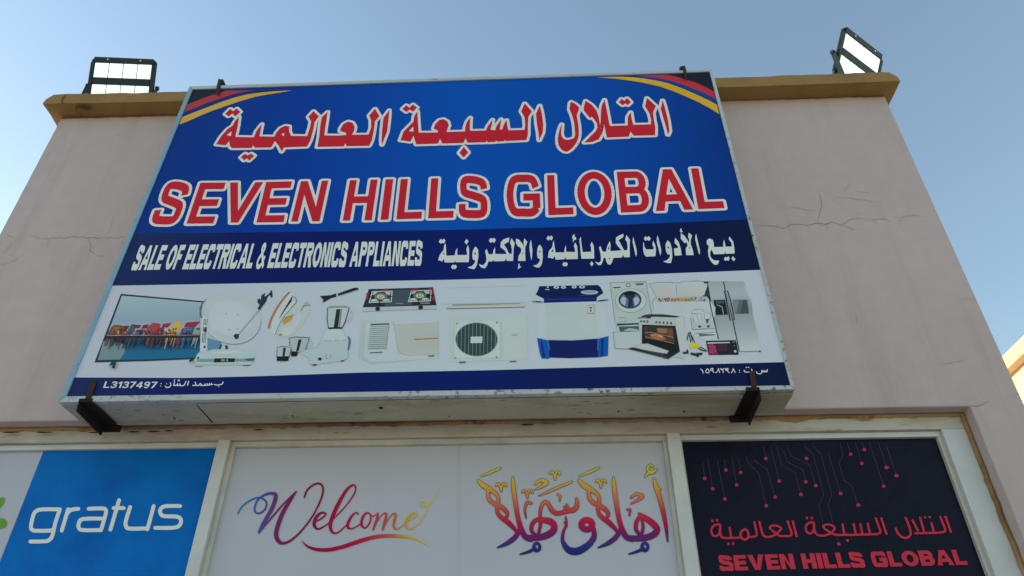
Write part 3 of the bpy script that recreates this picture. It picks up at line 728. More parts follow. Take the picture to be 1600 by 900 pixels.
W2.poly(A2([(152, 472), (183, 390), (235, 338), (273, 300), (280, 250), (309, 205), (315, 300), (322, 402), (500, 400), (497, 380), (460, 365), (475, 322), (510, 285), (550, 276), (588, 298), (600, 335), (588, 368), (580, 396), (750, 390), (754, 345), (770, 300), (800, 262), (796, 320), (795, 375), (805, 385), (945, 382), (960, 345), (1005, 282), (998, 330), (985, 374), (1030, 380), (1042, 340), (1085, 277), (1080, 320), (1072, 374), (1095, 372), (1108, 330), (1135, 285), (1142, 340), (1152, 380), (1300, 376), (1308, 330), (1300, 255), (1270, 205), (1303, 130), (1370, 205), (1337, 255), (1333, 330), (1332, 420), (1318, 471), (1130, 480), (1122, 468), (1113, 482), (1048, 485), (1040, 474), (1030, 488), (960, 491), (951, 474), (943, 491), (775, 495), (757, 455), (735, 498), (540, 503), (520, 458), (500, 504), (300, 510), (285, 470), (275, 430), (245, 485)]))
W2.hole(A2([(230, 388), (271, 345), (275, 392)]))
W2.poly(A2([(740, 535), (780, 585), (738, 632), (698, 588)]))
W2.poly(A2([(1443, 150), (1462, 230), (1475, 330), (1470, 400), (1437, 472), (1430, 400), (1415, 320), (1408, 225)]))
W1 = Ink()
W1.poly(A3(smooth([(295, 205), (380, 265), (355, 345), (368, 430), (377, 520), (367, 610), (320, 690), (250, 745), (190, 722), (157, 670), (150, 600), (165, 520), (192, 448), (185, 530), (195, 585), (235, 615), (290, 610), (332, 585), (334, 520), (325, 430), (300, 340), (278, 290), (281, 250)], True, 2)))
W1.poly(A3([(450, 193), (520, 240), (567, 300), (592, 370), (603, 440), (612, 500), (635, 450), (650, 470), (632, 540), (590, 612), (520, 640), (435, 646), (500, 580), (560, 522), (577, 485), (573, 440), (548, 400), (515, 365), (498, 382), (430, 300), (430, 262)]))
W1.poly(A3([(655, 182), (680, 300), (705, 440), (715, 466), (905, 460), (906, 370), (938, 318), (950, 400), (965, 454), (1155, 449), (1158, 400), (1140, 330), (1093, 255), (1113, 163), (1210, 250), (1178, 320), (1188, 400), (1203, 480), (1200, 567), (970, 572), (935, 528), (915, 582), (680, 592), (668, 540), (650, 448), (625, 530), (606, 470), (613, 400), (616, 300), (627, 240)]))
W1.poly(A3([(808, 210), (838, 172), (868, 195), (898, 165), (940, 208), (905, 242), (880, 222), (850, 243)]))
W1.poly(A3([(1283, 188), (1305, 260), (1340, 400), (1356, 520), (1340, 562), (1320, 480), (1290, 380), (1262, 280)]))
# Latin headline: one quadrilateral per letter
E1 = Fr(SFc, 230, 260, 5.333); E2 = Fr(SFc, 520, 260, 6.154); E3 = Fr(SFc, 770, 255, 4.2105)
LAT = []
for wi, fr, ch, quad in [
    (0, E1, 'S', ((163, 133), (385, 131), (244, 487), (18, 487))), (0, E1, 'E', ((445, 140), (660, 138), (551, 478), (330, 480))), (0, E1, 'V', ((693, 138), (968, 134), (857, 470), (601, 472))),
    (0, E1, 'E', ((993, 133), (1212, 128), (1137, 467), (912, 470))), (0, E1, 'N', ((1283, 127), (1510, 122), (1437, 460), (1201, 463))),
    (1, E2, 'H', ((166, 137), (432, 130), (375, 521), (97, 525))), (1, E2, 'I', ((510, 128), (582, 127), (535, 515), (460, 517))), (1, E2, 'L', ((655, 127), (888, 121), (852, 506), (612, 512))),
    (1, E2, 'L', ((948, 120), (1180, 114), (1158, 497), (918, 503))), (1, E2, 'S', ((1222, 99), (1488, 95), (1487, 500), (1208, 504))),
    (2, E3, 'G', ((90, 80), (305, 76), (316, 353), (92, 355))), (2, E3, 'L', ((357, 82), (518, 77), (531, 338), (366, 345))), (2, E3, 'O', ((549, 63), (772, 58), (792, 341), (564, 344))),
    (2, E3, 'B', ((815, 60), (1006, 55), (1036, 320), (843, 328))), (2, E3, 'A', ((1025, 46), (1267, 40), (1317, 307), (1073, 318))), (2, E3, 'L', ((1303, 38), (1470, 34), (1523, 298), (1352, 305)))]:
    W, it = glyph(ch, .205, .165)
    I = Ink(); put(I, it, W, [SFc.p(*fr.px(*c)) for c in quad]); LAT.append(I)
for I in (W1, W2, W3): ink_mesh('arabic_headline_word', SFc, [(I, LWHITE, OUTW), (I, RED, 0)], sign, .0022, .0004)
for k, I in enumerate(LAT): ink_mesh('letter', SFc, [(I, LWHITE, OUTW), (I, RED, 0)], sign, .0022 + k * .00004, .0009)

SUBW = ink(176, 188, 192); SHD = ink(10, 16, 50)
I = line_text(SFc, 'SALE OF ELECTRICAL & ELECTRONICS APPLIANCES', (204.5, 422.6), (658.0, 415.4), (214.2, 384.2), .27, .09, .30)
ink_mesh('subtitle_lettering', SFc, [(I, SUBW, 0)], sign, .0022)
B1 = Fr(SFc, 670, 360, 8); B2 = Fr(SFc, 840, 355, 8.889); B3 = Fr(SFc, 1000, 345, 9.412)
I = Ink()
for fr, polys, holes in [
  (B1, [[(125,145),(150,108),(170,125),(190,105),(210,135),(190,170),(168,158),(148,170)],
    [(115,375),(140,305),(185,250),(190,200),(208,160),(215,210),(220,320),(325,315),(335,260),(358,222),(355,300),(362,312),(480,310),(475,270),(470,235),(490,185),(505,240),(505,330),(500,400),(335,402),(325,380),(318,405),(200,405),(190,360),(170,392)],
    [(447,150),(472,108),(497,140),(472,180)], [(278,460),(300,430),(318,440),(335,430),(352,460),(332,490),(316,480),(298,492)],
    [(590,205),(618,250),(620,340),(600,440),(570,490),(520,480),(485,465),(540,450),(575,410),(580,380),(550,365),(543,320),(550,260),(570,220)],
    [(625,425),(680,440),(715,400),(722,360),(710,290),(703,265),(725,235),(748,300),(800,302),(808,250),(828,212),(830,298),(975,300),(950,255),(895,215),(900,150),(935,115),(1008,90),(1000,145),(940,180),(970,225),(1000,290),(1035,300),(1040,250),(1030,190),(1015,160),(1035,100),(1075,165),(1060,230),(1058,300),(1055,385),(975,385),(965,355),(950,387),(815,390),(803,370),(795,392),(745,390),(730,440),(700,480),(650,465)],
    [(750,130),(775,97),(795,112),(815,95),(840,125),(815,160),(795,145),(772,160)],
    [(1090,105),(1130,120),(1170,170),(1190,210),(1185,150),(1195,100),(1232,150),(1205,215),(1205,300),(1210,385),(1115,385),(1120,330),(1155,270),(1155,235),(1130,205),(1118,210),(1090,165)],
    [(1120,420),(1140,420),(1130,438),(1155,460),(1130,478),(1112,490),(1118,462)], [(1278,120),(1295,250),(1290,340),(1282,380),(1272,330),(1258,220),(1265,160)],
    [(1392,182),(1420,230),(1425,330),(1415,420),(1385,468),(1350,468),(1300,445),(1355,430),(1385,390),(1390,360),(1362,350),(1352,300),(1358,230),(1372,195)]],
   [[(178,305),(195,275),(196,308)],[(570,290),(582,278),(590,292),(582,308),(572,305)],[(1168,290),(1178,280),(1186,292),(1177,302)],[(1378,268),(1388,256),(1398,268),(1388,285)]]),
  (B2, [[(120,160),(150,120),(170,140),(190,118),(215,150),(195,188),(170,172),(148,190)],
    [(142,425),(155,340),(205,275),(210,230),(225,185),(235,270),(250,355),(370,352),(375,300),(395,255),(395,345),(520,350),(515,300),(503,265),(522,215),(548,265),(557,350),(558,445),(395,450),(385,415),(372,450),(250,455),(235,400),(215,440)],
    [(480,140),(495,108),(518,105),(512,130),(535,150),(535,180),(510,180),(490,215),(488,180),(500,165),(480,160)],
    [(343,520),(365,485),(382,500),(400,485),(420,515),(402,550),(382,538),(362,550)],
    [(578,175),(600,135),(608,230),(625,350),(745,345),(742,290),(732,250),(752,205),(780,265),(785,350),(785,440),(608,443),(600,380),(590,260)],
    [(725,510),(750,478),(778,510),(752,548)],
    [(795,480),(850,500),(878,470),(880,420),(870,360),(852,290),(872,262),(900,340),(950,345),(965,270),(1000,200),(1012,240),(1010,335),(1050,335),(1165,325),(1120,275),(1085,225),(1088,150),(1120,125),(1192,95),(1190,140),(1125,185),(1165,255),(1200,325),(1240,325),(1250,280),(1240,210),(1215,175),(1235,112),(1282,180),(1278,250),(1280,420),(1200,422),(1185,385),(1170,425),(1050,432),(1035,490),(1010,525),(975,520),(950,470),(945,430),(915,432),(905,480),(880,530),(840,530)],
    [(1330,140),(1340,190),(1370,300),(1378,370),(1365,415),(1350,350),(1320,215),(1322,165)]],
   [[(190,340),(212,310),(222,348)],[(975,310),(990,260),(998,312)],[(980,430),(1010,435),(1005,455)]]),
  (B3, [[(55,270),(78,230),(100,250),(125,228),(160,265),(135,300),(105,285),(80,300)],
    [(45,330),(55,320),(62,380),(90,425),(195,425),(200,400),(180,350),(195,295),(225,370),(235,430),(225,525),(90,532),(60,500),(45,430)],
    [(258,215),(275,280),(305,400),(312,460),(300,520),(285,470),(248,330),(245,270)],
    [(405,290),(445,330),(468,420),(475,540),(455,625),(400,625),(340,605),(400,580),(435,540),(440,500),(400,495),(378,440),(375,350)],
    [(520,255),(570,320),(600,420),(612,510),(512,518),(500,450),(500,410),(555,405),(555,380),(510,330),(508,290)],
    [(585,150),(600,112),(612,125),(608,145),(632,165),(600,180)],
    [(600,185),(650,220),(700,290),(718,330),(722,280),(705,235),(718,178),(765,220),(745,290),(745,350),(775,430),(788,508),(678,510),(672,440),(672,405),(700,370),(685,320),(655,335),(598,265)],
    [(825,195),(845,290),(880,440),(878,500),(862,480),(812,280),(812,230)],
    [(1020,262),(1070,285),(1085,340),(1085,390),(1225,388),(1222,330),(1235,280),(1252,350),(1255,385),(1350,382),(1345,330),(1303,280),(1315,235),(1370,310),(1385,400),(1390,485),(1262,490),(1250,465),(1238,492),(1085,497),(1048,425),(1030,470),(1032,520),(1052,560),(1090,585),(1165,590),(1140,650),(1090,650),(1040,600),(1008,530),(998,450),(1010,380),(980,340),(980,290)],
    [(1232,565),(1255,532),(1275,548),(1300,525),(1318,560),(1298,595),(1275,580),(1252,595)],[(1342,560),(1365,525),(1402,568),(1378,600)]],
   [[(400,395),(415,380),(428,395),(415,415)],[(715,405),(727,392),(740,405),(727,418)]])]:
    for p in polys: I.poly(fr(p))
    for p in holes: I.hole(fr(p))
ink_mesh('arabic_subtitle', SFc, [(I, SUBW, 0)], sign, .0022)

def strokes(I, fr, wpx, lines, closed=False, n=5, cap=True):
    for ln in lines:
        q = smooth([(p[0], p[1], p[2] if len(p) > 2 else wpx) for p in ln], closed, n) if n > 1 else [(p[0], p[1], p[2] if len(p) > 2 else wpx) for p in ln]
        L, Rr = sides(q, closed); m = len(q); L2, R2 = fr(L), fr(Rr)
        for i in range(m if closed else m - 1):
            j = (i + 1) % m; I.poly([L2[i], L2[j], R2[j], R2[i]])
        if cap and not closed:
            for c in (q[0], q[-1]):
                if c[2] > 3: I.poly(fr(circle(c[0], c[1], c[2] / 2 * .98, 10)))
# footer numbers
FT = ink(182, 192, 214)
I = line_text(SFc, 'L3137497', (161.4, 606.4), (243.6, 607.0), (165, 596.4), .20, .14)
ink_mesh('footer_number', SFc, [(I, FT, 0)], sign, .0022); I = Ink()
F1 = Fr(SFc, 155, 585, 8); F2 = Fr(SFc, 1085, 565, 13.333)
strokes(I, F1, 11, [[(775, 118), (778, 118)], [(768, 148), (771, 148)], [(945, 70), (938, 82)], [(985, 82), (1008, 82)], [(1000, 68), (1002, 68)], [(845, 120), (848, 120)], [(1410, 130), (1418, 130)], [(1493, 152), (1500, 152)]], n=1)
strokes(I, F1, 12, [[(893, 108), (897, 140), (880, 162), (845, 166), (828, 150)], [(945, 95), (932, 140)], [(932, 140), (960, 140), (980, 130)], [(980, 140), (985, 118)], [(975, 142), (1010, 140), (1012, 120)], [(1010, 141), (1065, 140), (1085, 90)], [(1120, 88), (1108, 138)],
    [(1172, 140), (1205, 140), (1210, 118), (1200, 100)], [(1210, 140), (1250, 140), (1262, 118), (1280, 128), (1270, 142)], [(1275, 140), (1320, 140), (1325, 120)], [(1322, 140), (1350, 138), (1352, 118)], [(1350, 138), (1378, 134), (1380, 115)], [(1378, 134), (1400, 130), (1406, 112)],
    [(1440, 128), (1470, 135), (1520, 130), (1545, 118), (1548, 96)]], n=2)
ink_mesh('arabic_footer', SFc, [(I, FT, 0)], sign, .0022); I = Ink()
strokes(I, F2, 17, [[(130, 160), (170, 200), (180, 245)], [(405, 235), (380, 195), (372, 150)], [(640, 150), (720, 235)], [(445, 238), (485, 195), (500, 150)], [(500, 152), (525, 235)], [(540, 150), (590, 195), (600, 235)], [(548, 160), (590, 165), (620, 150)], [(765, 238), (800, 190), (805, 150)], [(806, 152), (848, 235)]], n=2)
strokes(I, F2, 17, [[(270, 155), (300, 195), (300, 235), (260, 240), (232, 215), (245, 180)], [(330, 180), (350, 150), (385, 150), (375, 180), (345, 190)], [(650, 175), (675, 148), (700, 155), (690, 185), (660, 185)]], closed=True, n=3)
strokes(I, F2, 19, [[(935, 185), (937, 185)], [(938, 228), (940, 228)], [(1075, 127), (1090, 127)], [(1120, 127), (1135, 127)], [(1240, 215), (1255, 215)], [(1035, 180), (1040, 212), (1080, 225), (1150, 222), (1195, 205), (1190, 165)],
    [(1515, 170), (1510, 212), (1475, 215), (1465, 190)], [(1475, 215), (1440, 218), (1430, 195)], [(1440, 218), (1405, 215), (1400, 185)], [(1405, 215), (1390, 250), (1345, 262), (1300, 245), (1295, 215)]], n=2)
ink_mesh('arabic_footer', SFc, [(I, FT, 0)], sign, .0022)

# ------------------------------------------------------------------ printed appliances
T1 = Fr(SFc, 140, 450, 6.921); T2 = Fr(SFc, 300, 450, 6.923); T3 = Fr(SFc, 410, 440, 6.43); T4 = Fr(SFc, 560, 440, 6.43)
T5 = Fr(SFc, 690, 440, 5.926); T6 = Fr(SFc, 950, 430, 6.43); T7 = Fr(SFc, 1060, 430, 6.43)
yS0 = SFc.p(170, 565)[1]; yS1 = SFc.p(190, 465)[1]
scr = grad_ink('print_screen_sky', 1, yS0, yS1, [(0, (120, 150, 160)), (.45, (150, 155, 165)), (.62, (122, 140, 158)), (1, (138, 158, 164))])
yW0 = SFc.p(200, 562)[1]; yW1 = SFc.p(200, 528)[1]
wat = grad_ink('print_screen_water', 1, yW0, yW1, [(0, (24, 92, 128)), (.35, (30, 88, 124)), (.7, (26, 52, 80)), (1, (34, 38, 52))])
a = Art(T1, .22)
a.poly((34, 50, 60), (340, 66), (1245, 146), (1195, 220), (1195, 640), (1150, 772), (600, 795), (55, 808))
a.poly(scr, (352, 86), (1228, 160), (1190, 215), (1198, 680), (1140, 754), (600, 775), (92, 782))
a.poly(wat, (163, 545), (1197, 545), (1198, 680), (1140, 754), (600, 775), (92, 782))
a.poly((96, 122, 134), (150, 580), (250, 560), (390, 620), (380, 700), (330, 776), (92, 782))
a.poly((44, 44, 52), (168, 520), (1197, 515), (1197, 550), (165, 548))
for c, p in [((118, 62, 44), [(195, 515), (235, 430), (262, 405), (300, 402), (380, 412), (355, 510)]), ((150, 84, 54), [(235, 500), (262, 420), (330, 425), (320, 500)]), ((96, 40, 44), [(355, 505), (380, 412), (435, 410), (400, 470)]),
   ((60, 84, 92), [(390, 510), (455, 395), (490, 420), (495, 470), (440, 515)]), ((112, 36, 52), [(455, 395), (560, 405), (545, 440), (490, 440)]), ((28, 66, 122), [(485, 510), (510, 455), (590, 450), (575, 512)]), ((108, 32, 52), [(560, 445), (585, 405), (645, 395), (620, 440)]),
   ((156, 52, 52), [(595, 512), (625, 430), (690, 378), (770, 390), (765, 430), (695, 515)]), ((130, 90, 60), [(600, 500), (622, 460), (660, 440), (640, 510)]), ((122, 44, 56), [(695, 515), (740, 435), (810, 430), (800, 512)]), ((140, 34, 56), [(780, 430), (800, 390), (890, 382), (850, 430)]),
   ((194, 148, 46), [(832, 510), (860, 440), (905, 425), (915, 375), (960, 362), (1010, 390), (960, 460), (925, 518)]), ((146, 32, 58), [(1020, 430), (1050, 378), (1190, 366), (1190, 380), (1140, 428)]), ((24, 84, 152), [(978, 512), (1005, 440), (1140, 428), (1110, 512)]),
   ((110, 140, 136), [(1120, 512), (1150, 430), (1197, 425), (1197, 512)]), ((40, 44, 52), [(340, 512), (350, 500), (390, 500), (395, 515)])]: a.poly(c, p)
a.many((28, 28, 34), [[(x, y), (x + 16, y), (x + 12, y + 16), (x - 4, y + 16)] for x, y in ((855, 450), (905, 440), (930, 440), (845, 490), (875, 490), (905, 488), (640, 475), (610, 495), (740, 462), (770, 462), (1020, 490), (1045, 488), (1075, 488), (310, 450), (338, 450), (525, 470), (550, 470), (1162, 440), (1180, 440))])
a.many((88, 130, 170), [[(x, y), (x + 18, y), (x + 12, y + 14), (x - 6, y + 14)] for x, y in ((1030, 450), (1060, 448), (1090, 446), (520, 485))])
random.seed(11)
bands = [(260, (112, 74, 60)), (400, (70, 44, 50)), (500, (66, 88, 98)), (590, (40, 70, 110)), (700, (140, 58, 58)), (820, (104, 54, 62)), (930, (172, 132, 62)), (1000, (100, 48, 64)), (1120, (46, 92, 140)), (1200, (110, 132, 134))]
for i in range(74):     # streaky reflections of the houses in the water
    x = 180 + i * 13.6; c = next(cc for lim, cc in bands if x < lim); k = .72 + random.random() * .45; n_ = 35 + random.random() * 85
    if random.random() < .25: c = (34, 44, 60)
    a.poly(tuple(min(190, int(v * k)) for v in c), (x, 552), (x + 11, 552), (x + 9 - n_ * .3, 552 + n_), (x + 3 - n_ * .3, 552 + n_))
for i in range(30):     # small far gables and dormers between the big fronts
    x = 200 + i * 33 + random.random() * 14; c = random.choice([(150, 60, 52), (96, 50, 46), (60, 90, 104), (176, 140, 70), (40, 76, 120), (120, 40, 54)]); y = 470 + random.random() * 26; h_ = 14 + random.random() * 16
    a.poly(c, (x, y + 30), (x, y), (x + 9, y - h_ * .6), (x + 19, y), (x + 19, y + 30))
a.many((150, 160, 160), [[(x, y), (x + 7, y), (x + 7, y + 5), (x, y + 5)] for x, y in [(190 + i * 21.5, 520 + (i * 7) % 11) for i in range(46)]])
a.poly((40, 52, 62), (260, 805), (305, 803), (288, 885), (258, 885), (262, 852), (222, 856))
a.poly((30, 42, 52), (1085, 812), (1100, 785), (1140, 765), (1135, 800), (1105, 815))
a.build('television_picture', sign)
a = Art(T2)
a.poly((84, 118, 148), (170, 540), (320, 590), (300, 670), (170, 700)); a.poly((48, 62, 70), (308, 610), (330, 615), (310, 668), (292, 665)); a.poly((40, 50, 54), (358, 622), (385, 625), (395, 668), (365, 668))
a.poly((74, 98, 104), (160, 118), (118, 180), (102, 260), (112, 335), (85, 310), (82, 230), (110, 160))
a.ell((112, 126, 122), 432, 352, 318, 262, 12, 40); a.ell((160, 172, 172), 428, 344, 316, 260, 12, 40)
a.ell((158, 162, 166), 432, 324, 316, 256, 12, 40); a.ell((166, 168, 172), 420, 330, 240, 190, 12, 30)
a.line((112, 122, 126), 20, [(490, 525), (732, 240)]); a.line((142, 150, 152), 8, [(492, 520), (728, 242)])
a.poly((34, 46, 52), (450, 520), (475, 498), (512, 505), (508, 540), (492, 560), (470, 555)); a.poly((150, 160, 158), (478, 558), (494, 555), (500, 575), (486, 585))
a.poly((36, 44, 58), (712, 225), (735, 185), (710, 160), (712, 125), (735, 118), (745, 140), (752, 85), (790, 58), (795, 70), (780, 95), (805, 90), (850, 50), (852, 30), (868, 30), (875, 100), (860, 110), (842, 75), (815, 110), (805, 150), (770, 195), (740, 238), (720, 240))
a.many((110, 115, 118), [[(x, y), (x + 12, y), (x + 12, y + 10), (x, y + 10)] for x, y in ((368, 275), (490, 287), (402, 448), (488, 442))])
a.poly((168, 178, 182), [(108, 335), (120, 322), (170, 330), (183, 345), (165, 660), (150, 690), (110, 695), (90, 680), (88, 640)])
a.many((52, 60, 66), [[(x, y), (x + 11, y), (x + 10, y + 9), (x - 1, y + 9)] for r in range(19) for x, y in [(130 - r * 1.2 + c * 17, 342 + r * 13.5) for c in range(3)] if not (r in (5, 10))] + [[(136, 437), (160, 430), (166, 470), (148, 492), (126, 470)], [(128, 628), (150, 628), (150, 655), (126, 655)]])
a.poly((148, 166, 168), [(62, 715), (150, 690), (240, 668), (590, 664), (682, 708), (676, 785), (636, 836), (32, 836), (28, 785)])
a.poly((108, 130, 132), [(62, 770), (676, 768), (676, 800), (60, 806)]); a.poly((172, 188, 190), [(200, 700), (470, 685), (560, 700), (300, 720)]); a.poly((64, 84, 90), [(560, 770), (678, 762), (676, 786), (610, 795)])
a.poly((26, 36, 34), (248, 766), (470, 765), (462, 806), (238, 810)); a.many((120, 150, 130), [[(x, 774), (x + w_, 774), (x + w_, 800), (x, 800)] for x, w_ in ((318, 6), (332, 14), (356, 6), (378, 14))])
a.poly((50, 62, 70), (55, 770), (68, 745), (84, 750), (70, 775)); a.many((60, 66, 70), [[(545, 838), (635, 836), (630, 845), (555, 845)]]); a.many((120, 128, 132), [[(30, 850), (120, 848), (120, 856), (35, 857)]])
a.build('satellite_dish_picture', sign)
a = Art(T3)
a.poly((168, 176, 170), [(90, 525), (75, 480), (110, 370), (180, 240), (270, 110), (320, 120), (345, 200), (300, 250), (230, 350), (185, 430), (150, 520), (130, 535)], sm=False)
a.poly((158, 162, 152), [(150, 530), (200, 420), (225, 350), (310, 240), (400, 215), (470, 208), (485, 235), (470, 330), (400, 450), (300, 540), (200, 565)]); a.poly((170, 176, 172), [(230, 460), (320, 450), (320, 500), (260, 545), (190, 545)])
a.poly((160, 170, 176), [(300, 440), (320, 340), (370, 310), (400, 330), (380, 400), (320, 480)])
a.line((148, 98, 62), 20, [(66, 472, 22), (90, 380, 20), (150, 265, 20), (215, 175, 20), (275, 108, 18)], sm=True)
a.poly((30, 44, 48), [(165, 380), (215, 290), (295, 155), (305, 160), (295, 200), (240, 275), (190, 350)]); a.line((60, 76, 78), 5, [(130, 530), (185, 405), (240, 330), (345, 205)]); a.line((90, 102, 100), 7, [(302, 145), (335, 165), (345, 205)])
a.poly((170, 126, 52), [(200, 405), (225, 368), (280, 355), (318, 335), (290, 390), (215, 435)]); a.line((110, 90, 70), 6, [(225, 365), (280, 352), (320, 333)]); a.poly((160, 84, 70), [(168, 530), (200, 530), (200, 545), (168, 545)])
a.line((92, 98, 92), 8, [(385, 300), (420, 250), (470, 238), (480, 248)], sm=True); a.line((120, 126, 120), 6, [(385, 300), (430, 225), (460, 212)], sm=True)
a.poly((28, 34, 40), [(580, 148), (690, 140), (740, 122), (745, 155), (690, 170), (640, 200), (605, 218), (615, 190)]); a.line((28, 34, 42), 24, [(760, 136, 22), (850, 105, 28), (930, 78, 28), (965, 76, 20)]); a.line((130, 138, 142), 4, [(765, 150), (960, 90)])
a.poly((150, 166, 168), [(640, 480), (800, 480), (850, 560), (865, 600), (860, 780), (800, 800), (560, 835), (470, 835), (480, 780), (380, 720), (430, 690), (560, 660), (580, 600)])
a.poly((162, 178, 180), [(640, 480), (795, 480), (840, 590), (720, 600), (590, 600)]); a.line((110, 126, 130), 5, [(610, 598), (700, 600)], [(720, 598), (770, 596)], [(810, 594), (850, 590)]); a.line((130, 146, 148), 4, [(640, 482), (580, 620), (560, 660), (440, 690)], [(865, 600), (862, 770), (800, 802)])
a.line((70, 98, 104), 20, [(862, 555, 12), (878, 590, 20), (872, 650, 20), (862, 695, 10)], sm=True)
a.poly((120, 128, 126), [(655, 262), (690, 248), (840, 248), (880, 265), (860, 300), (655, 295)]); a.poly((156, 166, 164), [(658, 272), (875, 268), (805, 470), (665, 472)])
a.poly((150, 160, 160), [(655, 275), (735, 285), (715, 465), (662, 468)]); a.poly((34, 40, 44), [(745, 282), (785, 282), (760, 465), (718, 465)]); a.poly((112, 120, 120), [(785, 282), (805, 280), (780, 465), (760, 465)]); a.line((40, 46, 50), 7, [(658, 270), (652, 380), (668, 478), (800, 474), (835, 410), (872, 268)]); a.poly((24, 30, 34), [(660, 466), (805, 462), (800, 476), (665, 480)])
a.line((146, 160, 164), 12, [(880, 290), (908, 320), (890, 380), (850, 410)], sm=True)
a.poly((140, 150, 150), [(278, 575), (475, 572), (440, 690), (350, 720), (300, 700)]); a.poly((30, 36, 40), [(365, 588), (398, 586), (368, 700), (340, 712)]); a.line((70, 78, 80), 6, [(262, 575), (330, 560), (480, 568)], [(280, 580), (275, 650)], [(472, 575), (435, 690)]); a.poly((24, 30, 34), [(292, 705), (362, 710), (350, 752), (292, 755)])
a.line((150, 160, 162), 8, [(480, 600), (505, 620), (460, 680)], sm=True)
a.poly((150, 158, 158), [(150, 665), (290, 668), (270, 760), (150, 762)]); a.poly((40, 46, 50), [(212, 672), (240, 672), (228, 755), (205, 755)]); a.line((60, 68, 70), 5, [(152, 670), (150, 760)], [(295, 675), (272, 760)], [(150, 668), (200, 655), (290, 668)]); a.poly((22, 28, 32), [(148, 758), (272, 755), (262, 802), (150, 802)])
a.ell((24, 32, 34), 580, 783, 18, 14); a.poly((26, 34, 36), (505, 838), (550, 836), (548, 848), (508, 850)); a.poly((40, 48, 50), (785, 800), (825, 795), (820, 806), (790, 808)); a.line((110, 128, 130), 5, [(635, 735), (640, 775), (660, 780)], [(690, 735), (685, 770)])
a.build('kitchen_appliance_picture', sign)
a = Art(T4)
a.poly((150, 156, 158), [(45, 262), (785, 238), (788, 278), (42, 303)]); a.poly((34, 42, 52), [(105, 78), (750, 60), (785, 240), (45, 262)])
a.poly((60, 70, 82), [(300, 90), (520, 82), (540, 235), (260, 250)]); a.line((120, 128, 130), 4, [(42, 303), (788, 280)])
for cx, cy, s in ((225, 155, 1), (618, 147, 1)):
    a.line((176, 184, 176), 9, [(cx - 85, cy - 50), (cx + 115, cy - 55), (cx + 105, cy + 50), (cx - 115, cy + 58)], closed=True); a.ell((120, 128, 108), cx, cy, 62, 34); a.ell((40, 46, 44), cx, cy, 52, 27); a.ell((168, 172, 132), cx, cy, 42, 22); a.ell((70, 74, 60), cx, cy, 20, 11); a.ell((190, 190, 160), cx, cy, 11, 6)
    a.poly((176, 184, 178), [(cx - 95, cy + 30), (cx - 55, cy + 22), (cx - 20, cy + 46), (cx - 100, cy + 48)]); a.poly((176, 184, 178), [(cx + 30, cy + 28), (cx + 75, cy + 22), (cx + 95, cy + 38), (cx + 20, cy + 44)]); a.poly((150, 158, 150), [(cx - 70, cy - 45), (cx - 30, cy - 44), (cx - 60, cy - 20), (cx - 85, cy - 15)]); a.poly((150, 158, 150), [(cx + 40, cy - 48), (cx + 100, cy - 45), (cx + 95, cy - 18), (cx + 60, cy - 20)])
    a.line((26, 30, 34), 7, [(cx - 8, cy + 25), (cx - 14, cy + 95)], [(cx + 70, cy), (cx + 115, cy)], [(cx - 115, cy + 5), (cx - 68, cy)])
a.many((128, 40, 50), [[(235, 80), (300, 78), (296, 98), (232, 100)], [(525, 75), (600, 72), (595, 95), (525, 98)], [(700, 62), (750, 60), (765, 140), (740, 130), (735, 90), (700, 88)], [(85, 120), (105, 118), (95, 185), (75, 190)], [(745, 150), (762, 150), (770, 200), (745, 195)]])
a.many((110, 118, 120), [[(378, 218), (450, 222), (448, 234), (380, 230)], [(622, 216), (720, 214), (720, 228), (625, 230)]])
for cx, cy in ((195, 278), (627, 263)): a.ell((70, 80, 86), cx, cy, 24, 23); a.ell((26, 32, 36), cx, cy, 19, 18)
a.build('gas_hob_picture', sign)
a = Art(T4)
a.poly((150, 160, 160), [(35, 390), (60, 395), (345, 410), (810, 400), (812, 770), (120, 830), (0, 770), (15, 560)]); a.poly((164, 174, 178), [(75, 410), (800, 402), (802, 775), (120, 810), (60, 760)])
a.poly((128, 138, 132), [(355, 432), (808, 415), (800, 735), (500, 748), (430, 735), (390, 690)]); a.poly((158, 160, 146), [(362, 436), (805, 420), (795, 728), (505, 742), (440, 728), (402, 685)])
a.line((146, 150, 138), 3, *[[(365 + i * 1.5, 436 + i * 13.4), (800, 424 + i * 13.4)] for i in range(1, 21)]); a.line((150, 108, 50), 12, [(562, 584), (800, 572)])
for i in range(13): a.line((44, 54, 60) if i in (0,) else (78, 90, 94), 13 if i == 0 else 5, [(122 - i * 2.2, 434 + i * 20.4), (308 - i * 2.2, 428 + i * 20.4)])
a.line((70, 80, 86), 9, [(118, 720), (245, 712)]); a.line((110, 120, 122), 4, [(310, 430), (278, 690)], [(345, 412), (360, 440)]); a.poly((70, 78, 84), (700, 747), (765, 745), (760, 757), (705, 758))
a.build('window_air_conditioner_picture', sign)
a = Art(T5)
a.line((150, 162, 164), 4, [(40, 60), (750, 42)]); a.line((140, 152, 152), 4, [(0, 210), (780, 195)]); a.poly((156, 164, 150), [(35, 235), (790, 205), (770, 240), (60, 258)]); a.poly((108, 116, 108), [(95, 215), (725, 203), (722, 210), (100, 224)]); a.poly((104, 112, 104), [(40, 250), (775, 234), (765, 243), (55, 259)])
a.build('wall_air_conditioner_picture', sign)
a = Art(T5)
a.poly((158, 170, 168), [(70, 320), (790, 315), (800, 725), (80, 750)]); a.poly((172, 182, 176), [(120, 375), (540, 372), (545, 710), (112, 722)]); a.poly((164, 172, 164), [(548, 370), (795, 365), (795, 700), (555, 712)])
